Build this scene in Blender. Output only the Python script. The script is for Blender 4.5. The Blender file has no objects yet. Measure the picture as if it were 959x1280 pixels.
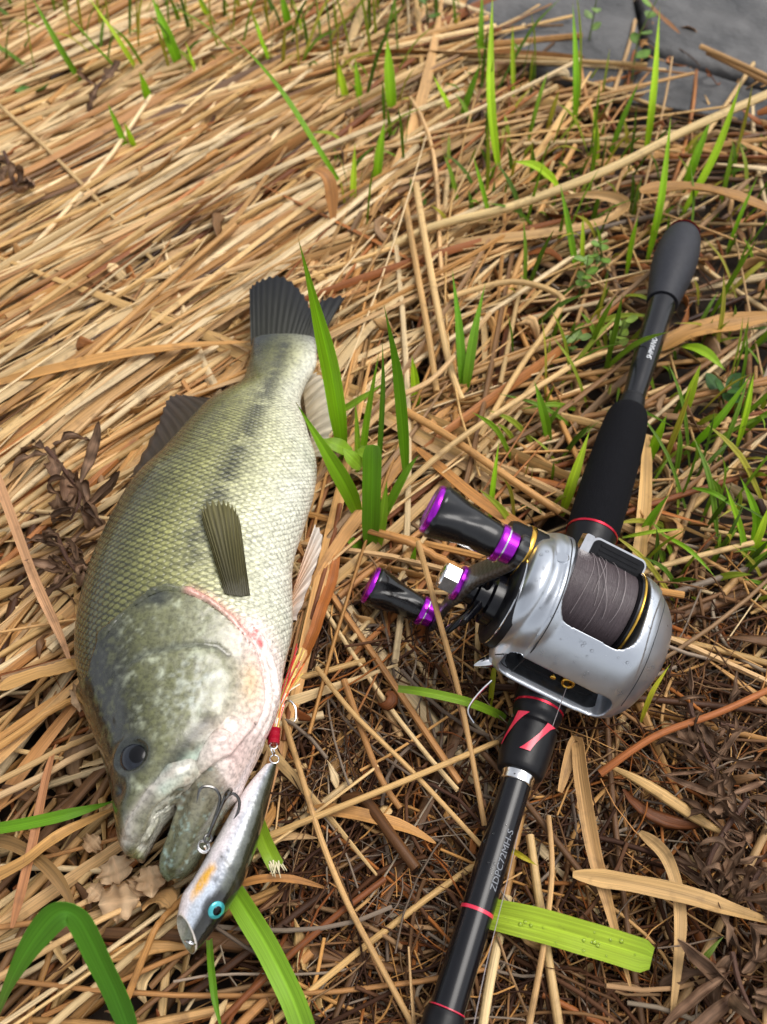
import bpy, math, random
import numpy as np
from mathutils import Vector
from mathutils.kdtree import KDTree
from mathutils.bvhtree import BVHTree

# ------------------------------------------------------------------ camera, sky, sun, exposure
S = bpy.context.scene
CAM_H, PITCH, FPX, W0, H0 = 300.0, math.radians(56), 1100.0, 959.0, 1280.0   # all lengths below are millimetres
cd = bpy.data.cameras.new('camera'); cam = bpy.data.objects.new('camera', cd)
S.collection.objects.link(cam); S.camera = cam
cam.location = (0, 0, CAM_H*0.001); cam.rotation_euler = (math.pi/2 - PITCH, 0, 0)
cd.sensor_fit = 'VERTICAL'; cd.sensor_height = 24; cd.lens = 24*FPX/H0
cd.clip_start = 0.005; cd.clip_end = 400
cd.dof.use_dof = True; cd.dof.focus_distance = 0.300; cd.dof.aperture_fstop = 9.0

SUN_EL, SUN_AZ = math.radians(64), math.radians(70)       # azimuth measured from +Y towards +X
wd = bpy.data.worlds.new('World'); S.world = wd; wd.use_nodes = True
nt = wd.node_tree; bg = nt.nodes['Background']
sky = nt.nodes.new('ShaderNodeTexSky'); sky.sky_type = 'NISHITA'; sky.sun_disc = False
sky.sun_elevation = SUN_EL; sky.sun_rotation = SUN_AZ; sky.air_density = 1.0; sky.dust_density = 3.0; sky.ozone_density = 1.0
hs = nt.nodes.new('ShaderNodeHueSaturation'); hs.inputs['Saturation'].default_value = 0.22   # grey overcast sky
nt.links.new(sky.outputs[0], hs.inputs['Color']); nt.links.new(hs.outputs[0], bg.inputs[0]); bg.inputs[1].default_value = 0.13
sl = bpy.data.lights.new('sun', 'SUN'); so = bpy.data.objects.new('sun', sl); S.collection.objects.link(so)
sl.energy = 1.0; sl.angle = math.radians(40); sl.color = (1.0, 0.95, 0.88)
sd = Vector((math.sin(SUN_AZ)*math.cos(SUN_EL), math.cos(SUN_AZ)*math.cos(SUN_EL), math.sin(SUN_EL)))
so.rotation_euler = sd.to_track_quat('Z', 'Y').to_euler()
S.view_settings.view_transform = 'Standard'; S.view_settings.look = 'None'
S.view_settings.gamma = 1.0; S.view_settings.use_curve_mapping = False
S.view_settings.exposure = 0.80
S.render.engine = 'CYCLES'

# ------------------------------------------------------------------ helpers
rng = np.random.default_rng(7); random.seed(7)
MM = 0.001
_f = np.array([0, math.cos(PITCH), -math.sin(PITCH)]); _u = np.array([0, math.sin(PITCH), math.cos(PITCH)]); _r = np.array([1., 0, 0])
def P(px, py, z=0.0):
    """the point at height z (mm) that the photograph shows at pixel px, py"""
    d = _f*FPX + _r*(px-W0/2) + _u*(H0/2-py)
    return np.array([0, 0, CAM_H]) + d*((z-CAM_H)/d[2])
def depth(p): return float(np.dot(np.asarray(p)-np.array([0, 0, CAM_H]), _f))
def mmpp(p): return depth(p)/FPX                      # millimetres per pixel at a point
def lin(*c):
    c = np.array(c, float)/255.0
    return np.where(c <= 0.04045, c/12.92, ((c+0.055)/1.055)**2.4)
def crom(pts, n, closed=False):
    """Catmull-Rom through pts, n samples evenly spread in parameter"""
    p = np.asarray(pts, float)
    if p.ndim == 1: p = p[:, None]
    m = len(p)
    if closed: t = np.linspace(0, m, n, endpoint=False)
    else: t = np.linspace(0, m-1, n)
    i = np.minimum(np.floor(t).astype(int), (m-1 if closed else m-2)); f = (t-i)[:, None]
    g = (lambda k: p[k % m]) if closed else (lambda k: p[np.clip(k, 0, m-1)])
    a, b, c, d = g(i-1), g(i), g(i+1), g(i+2)
    return 0.5*((2*b)+(c-a)*f+(2*a-5*b+4*c-d)*f*f+(3*b-a-3*c+d)*f**3)
def sst(a, b, x):
    t = np.clip((x-a)/(b-a), 0, 1); return t*t*(3-2*t)
def vnoise(p, seed=0):
    """smooth value noise in 0..1 on Nx3 points"""
    p = np.asarray(p, float); i = np.floor(p).astype(np.int64); f = p-i; f = f*f*(3-2*f)
    def h(a, b, c):
        n = (a*374761393 + b*668265263 + c*2147483647 + seed*1274126177) & 0xffffffff
        n = ((n ^ (n >> 13))*1274126177) & 0xffffffff
        return ((n ^ (n >> 16)) & 0xffff)/65535.0
    r = 0
    for dx in (0, 1):
        for dy in (0, 1):
            for dz in (0, 1):
                w = (f[:, 0] if dx else 1-f[:, 0])*(f[:, 1] if dy else 1-f[:, 1])*(f[:, 2] if dz else 1-f[:, 2])
                r = r + w*h(i[:, 0]+dx, i[:, 1]+dy, i[:, 2]+dz)
    return r
def fbm(p, seed=0, o=3):
    r = 0; a = .5; q = np.asarray(p, float)
    for k in range(o): r = r+a*vnoise(q, seed+k); q = q*2.03; a *= .5
    return r/(1-.5**o)
def dist_poly(xy, poly, closed=False):
    poly = np.asarray(poly, float)[:, :2]; d = np.full(len(xy), 1e9)
    n = len(poly)
    for k in range(n if closed else n-1):
        a, b = poly[k], poly[(k+1) % n]; e = b-a
        t = np.clip(((xy-a)@e)/max(e@e, 1e-9), 0, 1)
        d = np.minimum(d, np.linalg.norm(xy-a-t[:, None]*e, axis=1))
    return d
def inside(xy, poly):
    poly = np.asarray(poly, float)[:, :2]; r = np.zeros(len(xy), bool); n = len(poly)
    for k in range(n):
        a, b = poly[k], poly[(k+1) % n]
        c = ((a[1] > xy[:, 1]) != (b[1] > xy[:, 1]))
        xi = (b[0]-a[0])*(xy[:, 1]-a[1])/(b[1]-a[1]+1e-12)+a[0]
        r ^= c & (xy[:, 0] < xi)
    return r
def sdist(xy, poly):
    d = dist_poly(xy, poly, True); return np.where(inside(xy, poly), d, -d)

ORG = {}
def tag(o, label=None, cat=None, group=None, kind=None):
    if label: o['label'] = label
    if cat: o['category'] = cat
    if group: o['group'] = group
    if kind: o['kind'] = kind
    return o
def empty(name, loc, label=None, cat=None, group=None):
    o = bpy.data.objects.new(name, None); S.collection.objects.link(o)
    o.location = tuple(np.asarray(loc)*MM); o.empty_display_size = 0.01
    ORG[o.name] = np.asarray(loc, float)
    return tag(o, label, cat, group)
def origin_of(o):
    r = np.zeros(3)
    while o is not None: r = r+ORG.get(o.name, 0); o = o.parent
    return r
def mesh_data(name, V, F, col=None, st=None, smooth=True, extra=None):
    me = bpy.data.meshes.new(name)
    V = np.asarray(V, float)
    if isinstance(F, np.ndarray):
        nf, k = F.shape
        me.vertices.add(len(V)); me.vertices.foreach_set('co', (V*MM).astype(np.float32).ravel())
        me.loops.add(nf*k); me.loops.foreach_set('vertex_index', F.astype(np.int32).ravel())
        me.polygons.add(nf); me.polygons.foreach_set('loop_start', np.arange(0, nf*k, k, dtype=np.int32))
        me.update(calc_edges=True)
    else:
        me.from_pydata((V*MM).tolist(), [], F)
    if smooth: me.polygons.foreach_set('use_smooth', np.ones(len(me.polygons), bool))
    if smooth and len(V) < 30000: me.set_sharp_from_angle(angle=math.radians(48))
    if col is not None:
        a = me.attributes.new('col', 'FLOAT_COLOR', 'POINT')
        c = np.ones((len(V), 4), np.float32); c[:, :3] = col; a.data.foreach_set('color', c.ravel())
    if st is not None:
        a = me.attributes.new('st', 'FLOAT_VECTOR', 'POINT'); a.data.foreach_set('vector', np.asarray(st, np.float32).ravel())
    for k, v in (extra or {}).items():
        a = me.attributes.new(k, 'FLOAT', 'POINT'); a.data.foreach_set('value', np.asarray(v, np.float32))
    return me
def mk(name, V, F, mat, parent=None, col=None, st=None, smooth=True, at=None, extra=None):
    """link ONE mesh object; V in world millimetres; at = the object's own origin"""
    o0 = np.zeros(3) if at is None else np.asarray(at, float)
    base = origin_of(parent) if parent is not None else np.zeros(3)
    V = np.asarray(V, float)
    me = mesh_data(name, V-base-o0 if at is None else V-o0, F, col, st, smooth, extra)
    o = bpy.data.objects.new(name, me); S.collection.objects.link(o)
    if mat: me.materials.append(mat)
    if at is not None:
        o.location = tuple((o0-base)*MM); ORG[o.name] = o0-base
    if parent is not None: o.parent = parent
    return o
def grid_faces(n, m, closed_m=False):
    i = np.arange(n-1)[:, None]; mm_ = m if closed_m else m-1; j = np.arange(mm_)[None, :]; j2 = (j+1) % m
    return np.stack([(i*m+j), (i*m+j2), ((i+1)*m+j2), ((i+1)*m+j)], -1).reshape(-1, 4)
class MB:
    """collects shapes for one mesh"""
    def __init__(s): s.V = []; s.F = []; s.C = []; s.ST = []; s.n = 0
    def add(s, V, F, col=None, st=None):
        V = np.asarray(V, float)
        s.V.append(V); s.F += [tuple(int(k)+s.n for k in f) for f in F]; s.n += len(V)
        s.C.append(np.broadcast_to(np.array(col if col is not None else (1, 1, 1), float), (len(V), 3)))
        s.ST.append(np.zeros((len(V), 3)) if st is None else st)
        return s
    def verts(s): return np.concatenate(s.V)
    def build(s, name, mat, parent=None, smooth=True, at=None):
        return mk(name, s.verts(), s.F, mat, parent, np.concatenate(s.C), np.concatenate(s.ST), smooth, at)
def frames(p, up=None):
    p = np.asarray(p, float); t = np.gradient(p, axis=0); t /= np.linalg.norm(t, axis=1)[:, None]+1e-12
    N = np.zeros_like(p); ref = np.array([0, 0, 1.]) if up is None else np.asarray(up, float)
    if abs(ref@t[0]) > .97: ref = np.array([1., 0, 0])
    n = ref-t[0]*(ref@t[0]); n /= np.linalg.norm(n)
    for i in range(len(p)):
        n = n-t[i]*(n@t[i]); n /= np.linalg.norm(n)+1e-12; N[i] = n
    return t, N, np.cross(t, N)
def tube(p, r, k=8, r2=None, up=None, twist=None, cap=True):
    """closed tube; r across (binormal), r2 along the normal"""
    p = np.asarray(p, float); n = len(p); t, N, B = frames(p, up)
    r = np.broadcast_to(np.asarray(r, float), (n,)); r2 = r if r2 is None else np.broadcast_to(np.asarray(r2, float), (n,))
    a = np.linspace(0, 2*math.pi, k, endpoint=False)[None, :]+(0 if twist is None else np.asarray(twist)[:, None])*0
    if twist is not None:
        c, s_ = np.cos(twist)[:, None], np.sin(twist)[:, None]; N, B = N*c+B*s_, B*c-N*s_
    V = p[:, None]+B[:, None]*(np.cos(a)*r[:, None])[..., None]+N[:, None]*(np.sin(a)*r2[:, None])[..., None]
    F = [tuple(f) for f in grid_faces(n, k, True)]
    if cap: F += [tuple(range(k))[::-1], tuple(range((n-1)*k, n*k))]
    return V.reshape(-1, 3), F
def lathe(o, d, prof, k=32, cap=True, up=(0, 0, 1)):
    """turned solid: prof = (distance along d, radius)"""
    o = np.asarray(o, float); d = np.asarray(d, float)/np.linalg.norm(d)
    n = np.asarray(up, float)-d*np.dot(up, d); n /= np.linalg.norm(n); b = np.cross(d, n)
    a = np.linspace(0, 2*math.pi, k, endpoint=False); pr = np.asarray(prof, float)
    V = o+pr[:, None, :1]*d+pr[:, None, 1:2]*(np.cos(a)[None, :, None]*n+np.sin(a)[None, :, None]*b)
    F = [tuple(f) for f in grid_faces(len(pr), k, True)]
    if cap: F += [tuple(range(k))[::-1], tuple(range((len(pr)-1)*k, len(pr)*k))]
    return V.reshape(-1, 3), F
def loft(secs, cap=True):
    n, k = len(secs), len(secs[0])
    F = [tuple(f) for f in grid_faces(n, k, True)]
    if cap: F += [tuple(range(k))[::-1], tuple(range((n-1)*k, n*k))]
    return np.concatenate(secs), F
def prism(poly, z0, z1, fr=None):
    """closed prism of a 2-D polygon; fr maps (x, y, z) rows"""
    p = np.asarray(poly, float); k = len(p)
    V = np.concatenate([np.c_[p, np.full(k, z0)], np.c_[p, np.full(k, z1)]])
    F = [tuple(range(k))[::-1], tuple(range(k, 2*k))]+[(i, (i+1) % k, k+(i+1) % k, k+i) for i in range(k)]
    return V, F
def rrect(x0, x1, y0, y1, r, n=6):
    pts = []
    for cx, cy, a0 in ((x1-r, y1-r, 0), (x0+r, y1-r, 90), (x0+r, y0+r, 180), (x1-r, y0+r, 270)):
        for i in range(n+1):
            a = math.radians(a0+90*i/n); pts.append((cx+r*math.cos(a), cy+r*math.sin(a)))
    return np.array(pts)
def evaluate(V, F, mods):
    """run modifiers on a temporary mesh and return its vertices (mm) and faces"""
    me = mesh_data('tmp', V, F); o = bpy.data.objects.new('tmp', me); S.collection.objects.link(o); junk = [o]
    for m in mods:
        if m[0] == 'cut':
            c = bpy.data.objects.new('cut', mesh_data('cut', m[1], m[2])); S.collection.objects.link(c); junk.append(c)
            b = o.modifiers.new('b', 'BOOLEAN'); b.operation = 'DIFFERENCE'; b.object = c; b.solver = 'EXACT'
        elif m[0] == 'remesh':
            b = o.modifiers.new('r', 'REMESH'); b.mode = 'VOXEL'; b.voxel_size = m[1]*MM; b.use_smooth_shade = True
        elif m[0] == 'smooth':
            b = o.modifiers.new('s', 'SMOOTH'); b.factor = 0.5; b.iterations = m[1]
    dg = bpy.context.evaluated_depsgraph_get(); me2 = bpy.data.meshes.new_from_object(o.evaluated_get(dg))
    n = len(me2.vertices); co = np.zeros(n*3, np.float32); me2.vertices.foreach_get('co', co)
    F2 = [tuple(p.vertices) for p in me2.polygons]
    for j in junk: d = j.data; bpy.data.objects.remove(j); bpy.data.meshes.remove(d)
    bpy.data.meshes.remove(me2)
    return co.reshape(-1, 3).astype(float)/MM, F2
def vnormals(V, F):
    N = np.zeros_like(V)
    Q = np.array([f if len(f) == 4 else (f[0], f[1], f[2], f[2]) for f in F if len(f) <= 4])
    n = np.cross(V[Q[:, 2]]-V[Q[:, 0]], V[Q[:, 3]]-V[Q[:, 1]])
    n3 = np.cross(V[Q[:, 1]]-V[Q[:, 0]], V[Q[:, 2]]-V[Q[:, 0]]); n = np.where((Q[:, 2] == Q[:, 3])[:, None], n3, n)
    for k in range(4): np.add.at(N, Q[:, k], n)
    return N/(np.linalg.norm(N, axis=1)[:, None]+1e-12)

# ------------------------------------------------------------------ materials
def mat(name, color=(.5, .5, .5), rough=.5, metal=0., attr=None, spec=.5, coat=0., coat_rough=.1, noise=0., nscale=200.,
        bump=0., bscale=400., trans=0., rvar=0., sheen=0., aniso=0., alpha=1., sss=0., transm=0., ior=1.45, bdist=.0005):
    m = bpy.data.materials.new(name); m.use_nodes = True; t = m.node_tree; b = t.nodes['Principled BSDF']
    N = t.nodes.new; L = t.links.new
    def inp(k, v):
        if k in b.inputs: b.inputs[k].default_value = v
    inp('Roughness', rough); inp('Metallic', metal); inp('Specular IOR Level', spec); inp('Coat Weight', coat)
    inp('Coat Roughness', coat_rough); inp('Sheen Weight', sheen); inp('Anisotropic', aniso); inp('Alpha', alpha)
    inp('Subsurface Weight', sss); inp('Transmission Weight', transm); inp('IOR', ior)
    if sss: inp('Subsurface Radius', (.003, .0015, .001)); inp('Subsurface Scale', 1.0)
    tc = N('ShaderNodeTexCoord')
    if attr:
        a = N('ShaderNodeAttribute'); a.attribute_name = attr; csock = a.outputs['Color']
    else:
        rgb = N('ShaderNodeRGB'); rgb.outputs[0].default_value = (*color, 1); csock = rgb.outputs[0]
    if noise:
        n = N('ShaderNodeTexNoise'); n.inputs['Scale'].default_value = nscale; n.inputs['Detail'].default_value = 5
        L(tc.outputs['Object'], n.inputs['Vector'])
        mr = N('ShaderNodeMapRange'); mr.inputs[1].default_value = .25; mr.inputs[2].default_value = .75
        mr.inputs[3].default_value = 1-noise; mr.inputs[4].default_value = 1+noise
        L(n.outputs[0], mr.inputs[0]); mx = N('ShaderNodeMix'); mx.data_type = 'RGBA'; mx.blend_type = 'MULTIPLY'
        mx.inputs[0].default_value = 1; L(csock, mx.inputs[6]); L(mr.outputs[0], mx.inputs[7]); csock = mx.outputs[2]
        if rvar:
            m2 = N('ShaderNodeMapRange'); m2.inputs[1].default_value = .3; m2.inputs[2].default_value = .7
            m2.inputs[3].default_value = max(0, rough-rvar); m2.inputs[4].default_value = rough+rvar
            L(n.outputs[0], m2.inputs[0]); L(m2.outputs[0], b.inputs['Roughness'])
    L(csock, b.inputs['Base Color'])
    if bump:
        n = N('ShaderNodeTexNoise'); n.inputs['Scale'].default_value = bscale; n.inputs['Detail'].default_value = 4
        L(tc.outputs['Object'], n.inputs['Vector'])
        bp = N('ShaderNodeBump'); bp.inputs['Strength'].default_value = bump; bp.inputs['Distance'].default_value = bdist
        L(n.outputs[0], bp.inputs['Height']); L(bp.outputs[0], b.inputs['Normal'])
    return m
def bead_mat(name):
    m = bpy.data.materials.new(name); m.use_nodes = True; t = m.node_tree; N = t.nodes.new; L = t.links.new
    t.nodes.remove(t.nodes['Principled BSDF']); f = N('ShaderNodeFresnel'); f.inputs[0].default_value = 1.45; a = N('ShaderNodeBsdfTransparent'); g = N('ShaderNodeBsdfGlossy'); g.inputs['Roughness'].default_value = .03
    x = N('ShaderNodeMixShader'); L(f.outputs[0], x.inputs[0]); L(a.outputs[0], x.inputs[1]); L(g.outputs[0], x.inputs[2]); L(x.outputs[0], t.nodes['Material Output'].inputs[0]); return m
def fibre_mat(name, rough=.5, across=7., along=.02, amt=.35, bump=.4, translucent=0., spec=.4, spots=0., coat=0.):
    """plant fibre: colour from the 'col' attribute, lengthwise streaks from the 'st' attribute (across, length mm, id)"""
    m = bpy.data.materials.new(name); m.use_nodes = True; t = m.node_tree; b = t.nodes['Principled BSDF']
    N = t.nodes.new; L = t.links.new
    b.inputs['Roughness'].default_value = rough; b.inputs['Specular IOR Level'].default_value = spec; b.inputs['Coat Weight'].default_value = coat
    a = N('ShaderNodeAttribute'); a.attribute_name = 'col'; s = N('ShaderNodeAttribute'); s.attribute_name = 'st'
    mp = N('ShaderNodeVectorMath'); mp.operation = 'MULTIPLY'; mp.inputs[1].default_value = (across, along, 37.)
    L(s.outputs['Vector'], mp.inputs[0])
    n = N('ShaderNodeTexNoise'); n.inputs['Scale'].default_value = 1.; n.inputs['Detail'].default_value = 4; n.inputs['Roughness'].default_value = .65
    L(mp.outputs[0], n.inputs['Vector'])
    mr = N('ShaderNodeMapRange'); mr.inputs[1].default_value = .28; mr.inputs[2].default_value = .72
    mr.inputs[3].default_value = 1-amt; mr.inputs[4].default_value = 1+amt*.7; L(n.outputs[0], mr.inputs[0])
    mx = N('ShaderNodeMix'); mx.data_type = 'RGBA'; mx.blend_type = 'MULTIPLY'; mx.inputs[0].default_value = 1
    L(a.outputs['Color'], mx.inputs[6]); L(mr.outputs[0], mx.inputs[7]); c = mx.outputs[2]
    if spots:
        tc = N('ShaderNodeTexCoord'); n2 = N('ShaderNodeTexNoise'); n2.inputs['Scale'].default_value = 160; n2.inputs['Detail'].default_value = 6
        L(tc.outputs['Object'], n2.inputs['Vector']); m2 = N('ShaderNodeMapRange'); m2.inputs[1].default_value = .56; m2.inputs[2].default_value = .74
        m2.inputs[4].default_value = spots; L(n2.outputs[0], m2.inputs[0])
        mx2 = N('ShaderNodeMix'); mx2.data_type = 'RGBA'; mx2.inputs[7].default_value = (.10, .05, .025, 1)
        L(m2.outputs[0], mx2.inputs[0]); L(c, mx2.inputs[6]); c = mx2.outputs[2]
    L(c, b.inputs['Base Color'])
    bp = N('ShaderNodeBump'); bp.inputs['Strength'].default_value = bump; bp.inputs['Distance'].default_value = .0004
    L(n.outputs[0], bp.inputs['Height']); L(bp.outputs[0], b.inputs['Normal'])
    if translucent:
        tr = N('ShaderNodeBsdfTranslucent'); L(c, tr.inputs[0]); ms = N('ShaderNodeMixShader'); ms.inputs[0].default_value = translucent
        L(b.outputs[0], ms.inputs[1]); L(tr.outputs[0], ms.inputs[2]); L(ms.outputs[0], t.nodes['Material Output'].inputs[0])
    return m
# ------------------------------------------------------------------ the bass
PAIRS = [  # dorsal edge, belly edge (photo pixels), height of the body's middle, half thickness
 ((315,424),(396,424),12,4.2),((311,450),(396,455),13,5.6),((294,478),(384,480),15,8),((252,507),(377,504),17,11),
 ((226,535),(386,540),19,14.5),((197,566),(395,575),20,17.5),((160,607),(394,612),21.5,20),((131,659),(383,652),22,21.5),
 ((111,705),(368,700),22,22),((99,750),(366,745),22,22.5),((93,804),(366,785),22,22.5),((99,852),(356,835),22,22),
 ((117,896),(348,885),22,21),((130,928),(330,926),22,19.5),((142,963),(300,960),22,18),((150,995),(255,985),22,16),
 ((154,1020),(224,1008),22,14),((158,1045),(205,1028),21,12),((163,1063),(190,1049),20,9),((167,1072),(179,1064),19.5,5)]
JAW = [((258,925),(330,925),21,17),((252,958),(309,967),21,16),((243,990),(299,990),20,14),((230,1020),(282,1010),19,12),
 ((219,1050),(265,1042),17,10.5),((209,1075),(251,1068),15,9),((207,1091),(237,1089),14,7),((215,1101),(224,1099),13.5,3.5)]
def fish_sections(pairs, n, k):
    D = crom([P(*p[0], p[2]) for p in pairs], n); Vn = crom([P(*p[1], p[2]) for p in pairs], n); T = crom([p[3] for p in pairs], n)[:, 0]
    return D, Vn, T
nS = 180
def outline_fit(pairs):
    # the drawn outline is where the rounded flank turns away, so draw the mid plane in until the flank just reaches it
    d0 = np.array([p[0] for p in pairs], float); v0 = np.array([p[1] for p in pairs], float); z = [p[2] for p in pairs]; t = [p[3] for p in pairs]
    def outward(e, o):
        g = np.gradient(e, axis=0); n = np.c_[g[:, 1], -g[:, 0]]; n /= np.linalg.norm(n, axis=1)[:, None]; return n*np.sign((n*(e-o)).sum(1))[:, None], g/np.linalg.norm(g, axis=1)[:, None]
    nd, gd = outward(d0, v0); nv, gv = outward(v0, d0); dd, vv = d0.copy(), v0.copy()
    for _ in range(14):
        D_ = crom([P(*a, b) for a, b in zip(dd, z)], 90); V_ = crom([P(*a, b) for a, b in zip(vv, z)], 90); T_ = crom(t, 90)[:, 0]
        a = np.linspace(0, 2*math.pi, 48); p = ((D_+V_)/2)[:, None]+np.cos(a)[None, :, None]*((D_-V_)/2)[:, None]; p[..., 2] = np.maximum(((D_+V_)/2)[:, 2:3]+T_[:, None]*np.sin(a), .6)
        q = p.reshape(-1, 3)-np.array([0, 0, CAM_H]); w = q@_f; px = np.stack([W0/2+FPX*(q@_r)/w, H0/2-FPX*(q@_u)/w], -1)
        for i in range(len(pairs)):
            for e, e0, n, g in ((dd, d0, nd, gd), (vv, v0, nv, gv)):
                r_ = px-e0[i]; m_ = np.abs(r_@g[i]) < 9
                if m_.any(): e[i] -= n[i]*np.clip((r_[m_]@n[i]).max(), -12, 12)*.5
    k = len(pairs); wgt = np.clip((k-4-np.arange(k))/3., 0, 1)[:, None]; dd = d0+(dd-d0)*wgt; vv = v0+(vv-v0)*np.clip((k-5-np.arange(k))/3., 0, 1)[:, None]
    return [(tuple(x), tuple(y), b, c) for x, y, b, c in zip(dd, vv, z, t)]
PAIRS = outline_fit(PAIRS); FD, FV, FT = fish_sections(PAIRS, nS, 0)
def secs_of(D, Vn, T, k=56):
    out = []
    for d, v, t in zip(D, Vn, T):
        a = np.linspace(0, 2*math.pi, k, endpoint=False); c = (d+v)/2; h = (d-v)/2
        s_ = np.sin(a); co = np.cos(a)
        co = np.sign(co)*np.abs(co)**.98
        p = c+co[:, None]*h; p[:, 2] = c[2]+t*np.sign(s_)*np.abs(s_)**.97
        p[:, 2] = np.maximum(p[:, 2], .6+.02*p[:, 2]); out.append(p)
    return out
bV, bF = loft(secs_of(FD, FV, FT)); JD, JV, JT = fish_sections(JAW, 60, 0); jV, jF = loft(secs_of(JD, JV, JT, 40))
# chart of the body: s runs tail to snout, b from belly (-1) to back (+1)
gs = np.linspace(0, 1, nS); gb = np.linspace(-1, 1, 61)
G = ((FD+FV)/2)[:, None]+((FD-FV)/2)[:, None]*gb[None, :, None]
kd = KDTree(nS*61)
for q, p in enumerate(G.reshape(-1, 3)): kd.insert((p[0], p[1], 0), q)
kd.balance()
def chart(xy):
    idx = np.array([kd.find((float(x), float(y), 0))[1] for x, y in xy]); i, j = idx//61, idx % 61
    # refine along the station line
    h = (FD-FV)[i]/2; c = (FD+FV)[i]/2; r = np.c_[xy, np.zeros(len(xy))]-c; r[:, 2] = 0; h2 = h.copy(); h2[:, 2] = 0
    b = (r*h2).sum(1)/((h2*h2).sum(1)+1e-9)
    t = np.gradient((FD+FV)/2, axis=0)[i]; t[:, 2] = 0
    rr = r-b[:, None]*h2; ds = (rr*t).sum(1)/((t*t).sum(1)+1e-9)
    return np.clip((i+np.clip(ds, -.6, .6))/(nS-1), 0, 1), b, i
def surf(px, py):
    """point of the upper flank that the photo shows at px, py"""
    z = 30.
    for _ in range(6):
        p = P(px, py, z); s, b, i = chart(p[None, :2]); m = (FD[i[0]]+FV[i[0]])/2
        z = m[2]+FT[i[0]]*max(0, 1-min(1, abs(b[0]))**2)**.5
    return np.array([p[0], p[1], z])
def SL(pts): return np.array([surf(*p) for p in pts])
# bony and fleshy ridges that stand proud of the head, fused into the one skin
def ridge(pts, w, th, lift=0., n=40, sub=None):
    p = np.array([surf(*q[:2]) for q in crom([(x, y) for x, y in pts], n)]); p[:, 2] += lift
    w = np.interp(np.linspace(0, 1, n), np.linspace(0, 1, len(w)), w); e = np.minimum(np.arange(n), np.arange(n)[::-1])/3.; w = w*np.clip(e+.35, 0, 1)
    return tube(p, w, 12, np.minimum(th, w))
RID = [ridge([(176,1056),(190,1036),(206,1014),(228,990),(252,964),(272,940),(284,922)], [1.2, 1.8, 2.3, 3.0, 3.6, 3.8, 2.4], 2.4, 1.3),
       ridge([(170,1066),(182,1050),(197,1032),(214,1014),(236,996),(262,978),(290,958)], [1.6, 1.7, 1.7, 1.6, 1.5, 1.4, 1.0], 1.7, .3),
       ridge([(128,800),(150,769),(173,750),(191,738),(212,732),(241,738),(267,751),(293,772),(312,794),(325,822),(331,850)], [.7, .9, 1.1, 1.2, 1.2, 1.2, 1.2, 1.2, 1.2, 1.1, .8], 1.1, .9, 70),
       ridge([(300,780),(320,808),(331,840),(334,872),(327,903),(312,936),(298,958)], [.9, 1.4, 1.7, 1.8, 1.7, 1.4, .9], 1.5, .3, 50),
       ridge([(319,786),(334,814),(343,848),(344,880),(335,910),(322,934)], [.8, 1.3, 1.6, 1.7, 1.5, 1.], 1.5, .2, 50)]
jl = [crom(JD, 40)[8:], crom(JV, 40)[8:]]
for e_, s_ in ((jl[0], 1.3),): q_ = e_+(np.array([0, 0, 1.])*crom(JT, 40)[8:]*.55); RID.append(tube(q_, s_, 10))
uV, uF = bV, list(bF)
for V_, F_ in [(jV, jF)]+RID: uF += [tuple(i+len(uV) for i in q) for q in F_]; uV = np.concatenate([uV, V_])
fV, fF = evaluate(uV, uF, [('remesh', .72), ('smooth', 4)])
fs, fb, fi = chart(fV[:, :2]); xy = fV[:, :2]; up = fV[:, 2] > ((FD+FV)/2)[fi][:, 2]-3
axis_len = np.r_[0, np.cumsum(np.linalg.norm(np.diff((FD+FV)/2, axis=0), axis=1))]; hw = np.linalg.norm(FD-FV, axis=1)/2
# head features
HEAD = SL([(97,868),(114,842),(127,795),(150,769),(173,750),(191,737),(212,731),(241,737),(267,750),(293,771),(312,793),(322,815),(330,845),(331,880),(322,915),(306,945),(294,962),(262,982),(230,1003),(205,1026),(182,1062),(168,1070),(155,1055),(140,1000),(118,925),(104,893)])
CHEEK = SL([(150,862),(165,829),(186,818),(212,812),(246,808),(270,811),(285,826),(294,849),(290,883),(283,915),(262,905),(240,925),(215,955),(195,955),(190,930),(170,915),(152,900)])
MAXI = SL([(180,1030),(196,1000),(222,960),(250,928),(268,908),(282,915),(292,940),(288,956),(262,974),(232,992),(208,1012),(190,1040)])
OPL = SL([(129,800),(150,769),(173,750),(191,737),(212,731),(241,737),(267,750),(293,771),(312,793),(322,815),(330,845)])
PRE = SL([(160,834),(186,818),(212,812),(246,808),(270,811),(284,822)])
BRAN1 = SL([(300,778),(321,806),(333,840),(336,872),(328,905),(312,938),(299,962)])
BRAN2 = SL([(318,782),(335,812),(345,848),(346,880),(336,912),(322,938)])
STRIPE = SL([(355,432),(346,458),(330,495),(312,530),(298,562),(280,600),(266,632),(250,668),(232,700)])
dH = sdist(xy, HEAD); dC = sdist(xy, CHEEK); dM = sdist(xy, MAXI); dO = dist_poly(xy, OPL); dP = dist_poly(xy, PRE)
d1 = dist_poly(xy, BRAN1); d2 = dist_poly(xy, BRAN2); dS = dist_poly(xy, STRIPE)
jaw = (dist_poly(xy, ((JD+JV)/2)[22:]) < 7.5) & (dH < .5)
EYE = surf(171, 945); NOS = surf(157, 990); dE = np.linalg.norm(xy-EYE[:2], axis=1); dN = np.linalg.norm((xy-NOS[:2])*[1.2, .8], axis=1)
nrm = vnormals(fV, fF); u1 = up*1.
disp = 2.2*sst(-.2, .8, dH)*sst(60, 0, dH)*u1 - 1.5*np.exp(-((dH+.7)/.8)**2)*u1*(dO < 3)
disp += u1*(.7*sst(-2., 4., dC) - .7*np.exp(-(dP/1.0)**2))
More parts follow.
